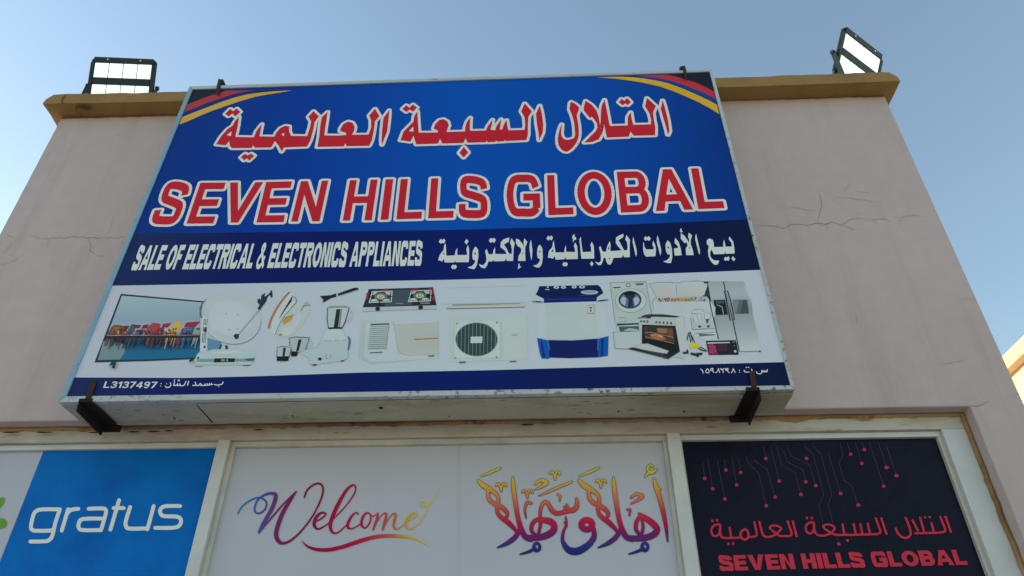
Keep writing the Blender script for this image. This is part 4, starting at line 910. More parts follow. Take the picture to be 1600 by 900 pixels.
a.line((128, 136, 130), 3, [(122, 390), (108, 715), (545, 708), (540, 372)], [(555, 370), (560, 705)])
a.ell((120, 132, 128), 324, 538, 197, 158, 0, 36); a.ell((38, 56, 62), 324, 538, 190, 151, 0, 36)
for i in range(-5, 6):
    dx = i * 35; hy = 151 * math.sqrt(max(0, 1 - (dx / 190) ** 2)) * .98
    if hy > 20: a.line((120, 136, 134), 5, [(324 + dx, 538 - hy), (324 + dx - 3, 538 + hy)])
for i in range(-8, 9):
    dy = i * 17; hx = 190 * math.sqrt(max(0, 1 - (dy / 151) ** 2)) * .98
    a.line((74, 92, 94), 3, [(324 - hx, 538 + dy), (324 + hx, 536 + dy)])
a.poly((172, 180, 178), [(270, 516), (380, 514), (376, 574), (268, 576)]); a.many((64, 74, 78), [[(x, y), (x + 14, y), (x + 14, y + 9), (x, y + 9)] for x, y in ((136, 388), (505, 380), (122, 706), (502, 700))]); a.many((70, 80, 86), [[(162, 748), (222, 744), (222, 756), (165, 759)], [(628, 742), (690, 738), (690, 748), (632, 750)]]); a.poly((140, 148, 144), (650, 490), (700, 488), (698, 500), (652, 502))
a.build('outdoor_unit_picture', sign)
a = Art(T5)
a.poly((166, 176, 178), [(905, 190), (1500, 188), (1548, 510), (885, 525)]); a.poly((158, 170, 168), [(960, 210), (1430, 205), (1450, 530), (980, 540)])
a.poly((14, 24, 70), [(905, 45), (1450, 34), (1475, 60), (1498, 108), (1440, 145), (1432, 185), (948, 200), (945, 160), (870, 122), (890, 90)]); a.poly((12, 28, 96), [(945, 150), (1432, 145), (1428, 185), (950, 198)]); a.line((40, 70, 130), 4, [(945, 168), (1430, 162)])
a.many((160, 176, 186), [circle(1062, 56, 26, 12, 14), circle(1128, 55, 24, 12, 14), circle(1228, 52, 24, 12, 14), circle(1300, 52, 28, 12, 14), [(975, 48), (990, 46), (990, 62), (978, 64)], [(960, 72), (1000, 76), (1000, 80), (962, 80)]])
a.many((60, 76, 110), [circle(1062, 56, 8, 8, 8), circle(1128, 55, 7, 8, 7), circle(1228, 52, 7, 8, 7), circle(1300, 52, 12, 8, 8)])
a.ell((150, 172, 176), 1370, 102, 80, 19); a.ell((112, 138, 150), 1370, 100, 62, 12); a.line((60, 84, 130), 3, [(1270, 136), (1450, 122)])
a.line((96, 128, 148), 14, [(835, 186), (940, 194)], [(1440, 184), (1545, 170)]); a.line((20, 44, 70), 9, [(870, 188), (920, 192)], [(1455, 182), (1515, 175)])
a.poly((14, 74, 150), [(885, 525), (980, 545), (1215, 548), (1460, 530), (1546, 508), (1540, 690), (1450, 705), (1190, 712), (1010, 705), (990, 718), (925, 714), (905, 650)]); a.poly((14, 26, 82), [(985, 545), (1215, 549), (1445, 532), (1450, 700), (1190, 712), (1000, 706)]); a.line((60, 110, 180), 6, [(985, 545), (1000, 640)], [(1448, 535), (1445, 640)]); a.poly((10, 44, 104), [(1480, 528), (1500, 522), (1495, 695), (1470, 700)]); a.poly((10, 44, 104), [(915, 560), (935, 560), (960, 705), (935, 712)])
a.poly((150, 110, 104), [(1352, 222), (1415, 218), (1412, 298), (1352, 300)]); a.poly((176, 180, 174), [(1356, 228), (1409, 224), (1406, 292), (1356, 295)]); a.many((50, 54, 60), [[(1368, 242), (1394, 240), (1394, 252), (1368, 254)], [(1374, 262), (1388, 262), (1388, 282), (1374, 284)]])
a.build('twin_tub_washer_picture', sign)
a = Art(T6)
a.poly((150, 160, 156), [(20, 78), (380, 66), (435, 400), (420, 480), (70, 480)]); a.line((88, 98, 100), 4, [(70, 480), (20, 78), (380, 66), (440, 400)]); a.poly((164, 172, 166), [(30, 88), (372, 76), (382, 130), (36, 150)])
a.ell((84, 94, 96), 228, 258, 158, 122); a.ell((168, 176, 172), 228, 258, 154, 118); a.ell((44, 54, 74), 220, 250, 116, 90); a.ell((86, 98, 116), 220, 252, 98, 74); a.poly((130, 148, 164), [(120, 250), (150, 215), (185, 240), (170, 310), (135, 290)]); a.poly((130, 148, 164), [(320, 250), (290, 215), (255, 240), (270, 310), (305, 290)]); a.poly((30, 42, 70), [(160, 195), (280, 190), (245, 250), (255, 320), (200, 325), (205, 250)]); a.poly((20, 28, 44), [(140, 190), (220, 162), (300, 185), (260, 200), (180, 205)])
a.ell((70, 80, 84), 203, 104, 23, 19); a.ell((168, 176, 174), 203, 104, 16, 13); a.poly((96, 106, 84), [(275, 85), (355, 80), (355, 102), (285, 108)]); a.poly((52, 62, 70), [(45, 124), (125, 120), (125, 130), (60, 134)]); a.line((120, 128, 128), 3, [(95, 432), (180, 428), (180, 472), (98, 475)])
a.poly((156, 166, 166), [(75, 485), (310, 475), (340, 690), (200, 745), (70, 740), (50, 575), (95, 565)]); a.poly((44, 54, 60), [(85, 492), (310, 484), (310, 500), (90, 512)]); a.poly((60, 78, 88), [(105, 520), (310, 515), (310, 570), (120, 572)]); a.poly((130, 150, 160), [(150, 560), (220, 535), (300, 550), (310, 570)]); a.line((100, 110, 112), 4, [(52, 578), (72, 740), (195, 745)], [(52, 578), (180, 570)])
a.build('washing_machine_picture', sign)
a = Art(T6)
a.poly((168, 172, 178), [(415, 92), (490, 76), (640, 76), (836, 62), (1030, 72), (980, 215), (478, 225)]); a.poly((172, 166, 164), [(440, 105), (680, 95), (690, 210), (485, 215)]); a.poly((172, 166, 164), [(700, 95), (1005, 85), (965, 205), (705, 212)]); a.line((100, 106, 110), 4, [(490, 222), (415, 92), (485, 76), (640, 72), (640, 80), (736, 78), (750, 66), (900, 60), (1025, 72)], [(683, 95), (692, 215)])
a.poly((168, 176, 186), [(440, 270), (485, 228), (990, 218), (1080, 330), (1060, 460), (440, 380)]); a.poly((128, 136, 134), [(490, 275), (510, 232), (975, 222), (1000, 262)])
random.seed(3)
for i in range(46):
    x = 500 + i * 10.2; c = random.choice([(40, 110, 90), (150, 60, 50), (180, 150, 60), (170, 176, 170), (60, 90, 70), (170, 96, 60)]) if i < 8 or i % 3 == 0 else ((168, 70, 56) if i < 22 else (186, 144, 50) if i < 34 else (164, 150, 140))
    y = 258 - random.random() * 26; a.poly(c, (x, y - 8), (x + 13, y - 10 + random.random() * 6), (x + 15, y + 12), (x + 2, y + 12))
a.line((110, 118, 120), 4, [(485, 230), (445, 270), (460, 370)]); 
a.build('chest_freezer_picture', sign)
a = Art(T7)
yF0 = SFc.p(1150, 548)[1]; yF1 = SFc.p(1130, 440)[1]
fr_m = grad_ink('print_brushed_steel', 1, yF0, yF1, [(0, (166, 172, 178)), (.3, (142, 150, 154)), (.6, (120, 128, 134)), (.8, (150, 154, 162)), (1, (138, 144, 150))])
a.poly((46, 56, 66), [(255, 70), (290, 62), (400, 640), (318, 330), (300, 255), (245, 215)])
a.poly(fr_m, [(290, 62), (660, 66), (735, 280), (745, 400), (838, 745), (820, 770), (610, 772), (575, 655), (400, 648)]); a.poly((160, 168, 178), [(640, 66), (690, 150), (740, 290), (700, 200)])
a.poly((24, 32, 38), [(350, 252), (468, 250), (498, 400), (378, 404)]); a.poly((60, 74, 80), [(372, 262), (455, 260), (460, 285), (380, 290)]); a.line((150, 162, 166), 6, [(438, 320), (452, 398)], [(385, 300), (440, 322)])
a.poly((64, 70, 74), [(545, 250), (688, 250), (708, 388), (562, 392)]); a.poly((108, 114, 118), [(548, 255), (610, 255), (580, 388), (564, 388)]); a.poly((84, 90, 94), [(610, 255), (650, 255), (620, 388), (580, 388)])
a.line((38, 46, 50), 10, [(452, 66), (470, 160), (545, 460), (612, 770)]); a.line((150, 158, 162), 4, [(460, 66), (478, 160)]); a.line((42, 50, 54), 12, [(460, 160), (490, 300), (520, 460)], [(492, 158), (532, 300), (562, 455)], sm=True); a.line((140, 150, 154), 4, [(472, 170), (503, 300), (532, 455)], [(502, 165), (543, 300), (570, 440)])
a.line((28, 38, 46), 9, [(290, 70), (318, 300), (400, 645)]); a.line((90, 98, 104), 5, [(612, 772), (815, 765)]); a.poly((26, 34, 38), (805, 764), (825, 760), (825, 775), (808, 776))
a.build('fridge_picture', sign)
a = Art(T7)
a.poly((166, 172, 174), [(48, 345), (100, 325), (325, 325), (395, 640), (290, 660), (150, 620), (70, 580), (60, 420)]); a.poly((150, 160, 158), [(105, 335), (322, 330), (362, 540), (135, 552)]); a.line((84, 94, 92), 5, [(105, 340), (140, 550), (365, 540)], [(110, 332), (235, 330)])
a.poly((172, 180, 182), [(125, 390), (150, 350), (240, 345), (320, 395), (320, 440), (280, 475), (160, 478)]); a.line((96, 106, 108), 5, [(130, 390), (160, 478)], [(180, 395), (205, 475)], [(225, 395), (240, 470)], [(130, 388), (250, 390)], [(125, 385), (150, 350), (235, 345), (260, 365)]); a.line((96, 106, 108), 4, [(265, 380), (300, 370), (325, 400), (322, 440), (285, 460), (262, 440), (258, 400)], closed=True); a.poly((60, 70, 74), [(270, 445), (310, 440), (295, 480), (285, 490)])
a.many((44, 56, 58), [[(195, 510), (226, 508), (224, 530), (205, 532)], [(285, 508), (315, 506), (312, 528), (292, 530)]]); a.line((96, 104, 100), 4, [(140, 552), (280, 540)], [(170, 588), (360, 578)]); a.poly((90, 96, 92), [(205, 590), (365, 598), (360, 606), (210, 618)])
a.build('kitchen_cabinet_picture', sign)
a = Art(T6, .3)
a.poly((150, 154, 152), [(290, 425), (750, 402), (790, 640), (790, 760), (720, 775), (700, 500), (340, 500)]); a.poly((168, 172, 168), [(680, 440), (750, 412), (800, 745), (722, 775)])
a.poly((40, 44, 46), [(330, 418), (370, 400), (750, 402), (740, 415), (680, 428), (480, 420), (340, 424)]); a.line((60, 66, 68), 5, [(390, 402), (420, 396), (560, 400), (640, 410), (750, 404)]); a.poly((158, 162, 158), [(290, 438), (665, 440), (668, 498), (298, 490)])
a.many((50, 54, 56), [circle(x, y, 12, 10, 13) for x, y in ((330, 466), (362, 467), (394, 469), (484, 474), (518, 476), (556, 478), (594, 481), (632, 484))]); a.many((150, 154, 150), [circle(x - 5, y - 3, 5, 8) for x, y in ((330, 466), (362, 467), (394, 469), (484, 474), (518, 476), (556, 478), (594, 481), (632, 484))])
a.poly((30, 34, 36), [(342, 500), (676, 512), (722, 768), (600, 845), (200, 745), (340, 695)]); a.poly((84, 46, 34), [(360, 520), (650, 530), (668, 680), (372, 640)]); a.poly((44, 40, 42), [(395, 528), (490, 530), (485, 580), (400, 585)]); a.poly((150, 94, 52), [(490, 535), (600, 540), (590, 590), (500, 580)]); a.poly((120, 60, 40), [(590, 540), (650, 545), (655, 640), (600, 620)]); a.poly((176, 84, 46), [(420, 595), (480, 590), (560, 625), (585, 650), (500, 650), (430, 625)]); a.poly((196, 132, 80), [(500, 600), (545, 612), (550, 632), (505, 622)]); a.poly((190, 104, 60), [(430, 602), (480, 600), (490, 618), (440, 615)]); a.line((130, 130, 124), 5, [(372, 622), (480, 645), (660, 690)], [(370, 585), (420, 575), (655, 630)])
a.poly((24, 28, 30), [(345, 690), (365, 640), (668, 700), (712, 768), (615, 760)]); a.poly((140, 146, 138), [(395, 690), (610, 765), (590, 795), (330, 745), (280, 700)]); a.poly((156, 160, 154), [(220, 740), (330, 700), (395, 700), (590, 768), (560, 790), (340, 750)]); a.poly((36, 42, 46), [(200, 738), (260, 730), (620, 820), (715, 760), (720, 772), (600, 848)]); a.line((90, 96, 100), 4, [(215, 748), (595, 838)], [(350, 755), (560, 805)])
a.poly((150, 160, 150), [(660, 825), (760, 790), (755, 865), (740, 835)])
a.build('cooker_picture', sign)
a = Art(T7)
a.poly((30, 32, 40), [(275, 662), (580, 655), (606, 802), (302, 806)]); a.poly((172, 176, 178), [(290, 678), (515, 674), (515, 684), (292, 690)]); a.poly((120, 34, 62), [(295, 695), (345, 692), (400, 800), (312, 800)]); a.poly((58, 36, 46), [(380, 700), (490, 696), (488, 762), (400, 765)])
for x, y, r_ in ((312, 715, 16), (340, 708, 18), (322, 745, 22), (352, 738, 20), (320, 778, 18), (345, 775, 22), (372, 760, 16), (366, 722, 13)): a.many((178, 74, 108), [[(x, y), (x + r_, y - 3), (x + r_ * .8, y + 5)], [(x, y), (x - 4, y - r_), (x + 5, y - r_ * .8)], [(x, y), (x - r_, y + 4), (x - r_ * .8, y - 5)], [(x, y), (x + 3, y + r_ * .8), (x - 6, y + r_ * .7)]])
a.ell((168, 172, 180), 569, 769, 13, 12); a.ell((90, 96, 104), 560, 712, 8, 7); a.many((120, 126, 132), [[(540, 674), (568, 673), (568, 680), (541, 681)]])
a.poly((186, 172, 42), [(112, 688), (170, 680), (215, 700), (212, 732), (120, 736)]); a.poly((160, 168, 166), [(122, 738), (208, 736), (215, 780), (130, 782)]); a.poly((34, 40, 44), [(118, 780), (165, 790), (240, 780), (240, 800), (205, 812), (195, 832), (175, 815), (125, 805)]); a.poly((34, 40, 44), [(35, 782), (80, 770), (85, 745), (98, 760), (100, 792), (45, 795)])
a.line((40, 44, 48), 8, [(88, 655, 10), (92, 620, 9), (108, 580, 6), (130, 610, 7), (165, 682, 9)], [(100, 580), (118, 640), (120, 680)], [(118, 575), (135, 640), (140, 672)], [(195, 740, 12), (250, 762, 10), (285, 768, 8)], [(215, 725, 8), (255, 745, 8), (285, 765, 8)], sm=True)
a.build('microwave_and_vacuum_picture', sign)
# ------------------------------------------------------------------ steel brackets holding the sign
def lower_bracket(label, fr_strap, xs, side):
    """strap up the sign face, angle iron back under the sign; side=+1: flange hangs on the left edge"""
    g = 'rusty steel brackets under the sign'
    st = [SFc.w(*SFc.p(*a), HR + .0012) for a in fr_strap]
    base = st[2].lerp(st[3], .5)
    t = tag(empty('sign_bracket', base), label, 'sign bracket', 'rusty steel brackets holding the sign')
    MB().prism(st, SN * .004).build('strap', M['rust2'] if side < 0 else M['rust2'], t, .0006)
    x0, x1 = xs; zb = 2.9405 - .010
    mb = MB().box(x0, x1, -.222, -.002, zb - .004, zb)
    xf = x0 if side > 0 else x1 - .004
    MB_ = MB()
    # hanging flange, front cut at a slant
    MB_.prism([(xf, -.222, zb - .0045), (xf, -.216, zb - .040), (xf, -.012, zb - .052), (xf, -.002, zb - .0045)], (.004, 0, 0))
    mb.build('angle_iron', M['rust'], t); MB_.build('flange', M['rust'], t)
    xa_, xb_ = (x0 + .0045, x0 + .075) if side > 0 else (x1 - .075, x1 - .0045)
    MB().box(xa_, xb_, -.010, -.002, zb - .034, zb - .0045).build('wall_tab', M['rust'], t)
    MB().cyl((xf - .004 if side > 0 else xf + .004, -.03, zb - .026), (1, 0, 0), .006, .005).build('bolt', M['screw'], t)
    MB().box(x0, x1, -.224, -.2185, zb - .004, zb + .012).build('strap_foot', M['rust'], t)
u2x = lambda u, v: SFc.w(*SFc.p(u, v)).x
lower_bracket('rusty bracket hooked under the left end of the blue sign', [(146.5, 596.5), (153.5, 597), (142.5, 629.5), (133.8, 629.5)], (u2x(128, 630), u2x(148, 630)), 1)
lower_bracket('rusty bracket hooked under the right end of the blue sign', [(1169.5, 582), (1178.5, 582), (1181.5, 610), (1173.5, 610)], (u2x(1163, 610), u2x(1184, 610)), -1)

def upper_bracket(label, strap, spike, wing):
    st = [SFc.w(*SFc.p(*a), HR + .0012) for a in strap]
    t = tag(empty('sign_clip', st[0].lerp(st[1], .5)), label, 'sign clip', 'small steel clips on the sign top')
    MB().prism(st, SN * .004).build('strap', M['rust2'], t)
    MB().prism([SFc.w(*SFc.p(*a), HR + .0012) for a in spike], SN * .004).build('spike', M['blacksteel'], t)
    f2_ = Face(SP0 + Vector((0, .03, 0)), SN)
    MB().prism([f2_.w(*f2_.p(*a)) for a in wing], SN * .03).build('wing', M['blacksteel'], t)
L8 = lambda pts: [(270 + a / 7.62, 120 + b / 7.62) for a, b in pts]
R8 = lambda pts: [(920 + a / 7.273, 100 + b / 7.273) for a, b in pts]
upper_bracket('small dark steel clip on the left end of the sign top', L8([(535, 122), (578, 122), (566, 236), (520, 215)]), L8([(556, 34), (582, 78), (578, 121), (535, 121)]), L8([(582, 78), (622, 82), (634, 105), (636, 128), (575, 128)]))
upper_bracket('small dark steel clip on the right end of the sign top', R8([(1070, 100), (1104, 98), (1116, 190), (1095, 200)]), R8([(1083, 30), (1097, 66), (1104, 97), (1070, 99), (1072, 60)]), R8([(1018, 84), (1060, 70), (1080, 80), (1080, 96), (1030, 92)]))

# ------------------------------------------------------------------ floodlights on the coping
def floodlight(label, P, yaw, tilt, roll, s, seed):
    e = Vector((cos(yaw), sin(yaw), 0)); nh = Vector((sin(yaw), -cos(yaw), 0))
    ey = cos(tilt) * _Z + sin(tilt) * nh
    ex2 = cos(roll) * e + sin(roll) * ey; ey2 = -sin(roll) * e + cos(roll) * ey; n = ex2.cross(ey2)
    w_, h_ = .40 * s, .355 * s
    pt = lambda x, y, d=0: P + ex2 * x - ey2 * y + n * d
    t = tag(empty('floodlight', pt(w_ / 2, h_, -.03)), label, 'floodlight', 'lit floodlights on the roof coping')
    c = .018 * s
    rim = [(c, 0), (w_ - c, 0), (w_, c), (w_, h_ - c), (w_ - c, h_), (c, h_), (0, h_ - c), (0, c)]
    MB().prism([pt(x, y, 0) for x, y in rim], -n * .018).build('housing', M['lampbody'], t, .004)
    MB().prism([pt(w_ / 2 + (x - w_ / 2) * .80, h_ / 2 + (y - h_ / 2) * .72, -.0182) for x, y in rim], -n * .038).build('rear_housing', M['lampbody'], t, .004)
    # raised rim and centre bar in front of the lenses
    k = .0249 * s; T1_, B1_, T2_ = .0445 * s, .1501 * s, .2043 * s; B2_ = h_ - .0445 * s
    def bar(x0, x1, y0, y1, nm): mb = MB(); mb.prism([pt(x0, y0, .010), pt(x1, y0, .010), pt(x1, y1, .010), pt(x0, y1, .010)], -n * .0098); mb.build(nm, M['lampbody'], t, .002)
    bar(c, w_ - c, .002, T1_ - .003, 'rim'); bar(c, w_ - c, B2_ + .003, h_ - .002, 'rim'); bar(.001, k - .003, T1_ - .002, B2_ + .002, 'rim'); bar(w_ - k + .003, w_ - .001, T1_ - .002, B2_ + .002, 'rim'); bar(k, w_ - k, B1_ + .003, T2_ - .003, 'centre_bar')
    for y0, y1 in ((T1_, B1_), (T2_, B2_)):
        for i in range(4):
            a = k + (w_ - 2 * k) * i / 4 + .0024; b = k + (w_ - 2 * k) * (i + 1) / 4 - .0024
            mb = MB(); mb.prism([pt(a, y0, .006), pt(b, y0, .006), pt(b, y1, .006), pt(a, y1, .006)], -n * .0055); mb.build('led_lens', M['led'], t, .002)
    for x, y in ((w_ * .26, .02), (w_ * .76, .02), (w_ * .26, h_ - .02), (w_ * .76, h_ - .02)):
        MB().cyl(pt(x, y, .0095), n, .0055, .004, 10).build('screw', M['screw'], t)
    for i in range(9):
        mb = MB(); x = .07 + (w_ - .14) * i / 8; mb.prism([pt(x, .07, -.0565), pt(x + .004, .07, -.0565), pt(x + .004, h_ - .07, -.0565), pt(x, h_ - .07, -.0565)], -n * .022); mb.build('cooling_fin', M['lampbody'], t)
    # U bracket standing on the coping
    zc = 4.984
    ends = ((-.014, -.03), (w_ + .010, -.03)) if seed == 1 else ((-.014, -.03), (w_ * .58, -.062))
    for x, dd in ends:
        top = pt(x, h_ * .55, dd); bot = Vector((top.x, top.y, zc + .003))
        MB().prism([top + e * -.002 + nh * .018, top + e * .002 + nh * .018, bot + e * .002 + nh * .018, bot + e * -.002 + nh * .018], -nh * .03).build('bracket_arm', M['lampbody'], t)
        MB().cyl(top - e * .008, e, .014, .016, 12).build('knob', M['lampbody'], t)
    a = pt(ends[0][0], h_ * .55, ends[0][1]); b = pt(ends[1][0], h_ * .55, ends[1][1])
    MB().prism([Vector((a.x, a.y, zc)) + nh * .03, Vector((b.x, b.y, zc)) + nh * .03, Vector((b.x, b.y, zc)) - nh * .015, Vector((a.x, a.y, zc)) - nh * .015], (0, 0, .003)).build('bracket_foot', M['lampbody'], t)
s_ = .94
floodlight('lit floodlight facing forward on the left end of the coping', CAM + (Vector((-2.8264, .0992, 5.5932)) - CAM) * s_, .1683, .3236, .0765, s_, 1)
floodlight('lit floodlight turned aside on the right end of the coping', CAM + (Vector((2.0459, .1029, 5.6966)) - CAM) * s_, .5799, .4744, -.0623, s_, 2)

# ------------------------------------------------------------------ posters on the window panes
def poster(name, label, bay, mat, px_extra=.0):
    a, b = bay
    t = tag(empty(name, ((a + b) / 2, YP, ZBOT)), label, 'window poster')
    x0, x1 = a + .003, b - .003; z0, z1 = ZBOT + .003, z_bead + .003
    V = []; Fs = []; uv = []; nx, nz = 40, 44
    for j in range(nz + 1):
        for i in range(nx + 1):
            x = x0 + (x1 - x0) * i / nx; z = z0 + (z1 - z0) * j / nz
            V.append((x, YP + .0015, z)); uv.append((x, z - 2.7))
    for j in range(nz):
        for i in range(nx): k = j * (nx + 1) + i; Fs.append((k, k + 1, k + nx + 2, k + nx + 1))
    nb = len(V); V += [(x0, YP + .0055, z0), (x1, YP + .0055, z0), (x1, YP + .0055, z1), (x0, YP + .0055, z1)]; uv += [(0, 0)] * 4; Fs.append((nb, nb + 3, nb + 2, nb + 1))
    mesh_obj('sheet', V, Fs, mat, t, uvs=uv)
    return t, x0, x1, z0, z1
def vinyl(name, stops, nscale=2.5, rough=.32, wr=.25, dirt=None):
    m, t, p = _mat(name)
    n = noise_node(t, nscale, 6, .6); r = ramp(t, stops); t.links.new(n.outputs[0], r.inputs[0]); t.links.new(r.outputs[0], p.inputs['Base Color'])
    p.inputs['Roughness'].default_value = rough; p.inputs['Specular IOR Level'].default_value = .07
    n2 = noise_node(t, 4.5, 4, .5, dist=1.2); bump(t, p, n2.outputs[0], wr, .02); return m
kc = lambda r, g, b: tuple(min(.82, lin(x) * PRINTK) for x in (r, g, b))
wht = vinyl('white_window_vinyl', [(.3, (.48, .505, .60)), (.7, (.51, .535, .64))], 1.5, .4, .06)
blk = vinyl('dark_window_vinyl', [(.3, (.006, .008, .022)), (.7, (.011, .013, .032))], 2.5, .42, .5)
tw, wx0, wx1, wz0, wz1 = poster('welcome_poster', 'white welcome poster with rainbow script in the middle window pane', bays[1], wht)
tg, gx0, gx1, gz0, gz1 = poster('logo_poster', 'blue and white poster with white lettering in the left window pane', bays[0], wht)
td, dx0, dx1, dz0, dz1 = poster('dark_poster', 'dark navy poster with red circuit lines and lettering in the right pane', bays[2], blk)
# blue field with lettering
G = Fr(PF, 0, 640, 3.4605)
bl = vinyl('blue_window_vinyl', [(.25, kc(1, 66, 134)), (.5, kc(1, 82, 152)), (.75, kc(1, 92, 160))], 3.2, .35, .08)
PFo = PF.o.z
xg0 = PF.p(66.5, 709)[0]; xg0b = PF.p(0, 884)[0]
I = Ink().poly([(xg0, gz1 - PFo - .001), (gx1 - .0005, gz1 - PFo - .001), (gx1 - .0005, gz0 - PFo + .002), (xg0, gz0 - PFo + .002)])
ink_mesh('blue_field', PF, [(I, bl, 0)], tg, .001)
I = Ink()
strokes(I, G, 21, [[(325, 540), (230, 540), (200, 548), (182, 570), (168, 635), (178, 652), (200, 656), (270, 655), (292, 648)], [(325, 540), (300, 615), (285, 680), (268, 705), (240, 713), (165, 714)], [(335, 655), (365, 555), (370, 540)], [(362, 565), (385, 543), (425, 537)],
   [(480, 537), (555, 535), (574, 545), (570, 575), (548, 650)], [(548, 652), (450, 652), (427, 640), (428, 615), (450, 592), (560, 590)], [(645, 490), (598, 650)], [(615, 533), (670, 533)], [(705, 527), (682, 600), (682, 630), (700, 644), (790, 643)], [(832, 522), (798, 648)],
   [(975, 522), (895, 523), (868, 540), (870, 565), (890, 577), (960, 580), (980, 600), (968, 630), (930, 640), (840, 640)]], n=3)
ink_mesh('lettering', PF, [(I, ink(176, 196, 206), 0)], tg, .0016)
I = Ink().poly(G(smooth([(-50, 570), (-20, 500), (5, 477), (24, 479), (20, 508), (2, 530), (-15, 560)], True, 3))).poly(G(circle(2, 615, 36, 24, 29)))
ink_mesh('green_leaf_logo', PF, [(I, ink(80, 128, 44), 0)], tg, .001)
# welcome script
Wf = Fr(PF, 350, 680, 4.324)
I = Ink()
S = [[(95,530,11),(120,485,11),(170,445,11),(230,422,11),(275,438,12),(288,475,12),(262,517,12),(222,527,12),(207,495,12),(230,435,13),(285,400,17),(330,394,22),(350,408,26),(335,470,28),(300,540,27),(265,600,25),(238,655,20)],
 [(236,656,15),(280,608,12),(330,548,13),(400,468,12),(488,382,12)], [(490,380,8),(445,445,22),(400,520,28),(368,600,30),(352,670,30),(368,715,28),(400,730,20),(450,712,16),(520,650,13),(590,560,12),(640,470,13),(668,390,13),(665,345,14),(640,326,14),(600,338,13),(560,375,13),(543,420,12)],
 [(612,588,9),(655,565,11),(688,535,11),(668,522,13),(635,540,20),(612,580,23),(612,615,21),(638,634,14),(690,608,10),(740,565,9),(830,470,9),(880,395,11),(890,352,11),(868,338,14),(825,375,20),(775,460,26),(738,540,27),(718,610,24),(735,658,16),(775,655,11),(830,605,9)],
 [(905,535,11),(895,522,9),(865,545,15),(840,590,20),(838,622,18),(862,632,11),(905,612,9),(935,585,8)],
 [(980,525,9),(955,530,14),(932,570,18),(932,612,17),(955,626,12),(985,590,12),(992,545,11),(975,525,9)], [(985,530,8),(1008,548,8),(1040,528,8)],
 [(1040,525,9),(1035,560,17),(1008,640,13)],[(1012,625,7),(1050,560,8),(1082,528,10),(1097,535,15),(1088,580,19),(1072,640,14)],[(1078,625,7),(1115,560,8),(1145,530,10),(1160,538,15),(1150,585,19),(1148,622,15),(1175,634,9),(1220,600,7)],
 [(1225,590,8),(1262,570,9),(1300,540,10),(1288,524,11),(1255,545,17),(1228,590,20),(1232,622,16),(1262,633,10),(1310,602,8),(1350,552,7),(1370,500,7),(1368,465,8),(1350,446,8),(1332,455,8),(1335,474,8),(1358,480,8),(1385,463,8),(1418,432,8),(1443,375,8)],
 [(525,712,3),(560,748,14),(615,770,22),(700,775,26),(800,755,27),(900,722,28),(1000,692,27),(1100,680,25),(1220,685,19),(1310,708,12),(1390,752,3)]]
strokes(I, Wf, 10, S, n=5)
x0 = PF.p(370, 800)[0]; x1 = PF.p(684, 780)[0]
rb = grad_ink('print_rainbow', 0, x0, x1, [(0, (0, 106, 160)), (.10, (40, 74, 140)), (.20, (96, 30, 86)), (.32, (104, 10, 56)), (.45, (122, 8, 50)), (.66, (150, 14, 54)), (.78, (156, 72, 50)), (.88, (168, 138, 48)), (1, (178, 174, 40))])
ink_mesh('welcome_lettering', PF, [(I, rb, 0)], tw, .001)
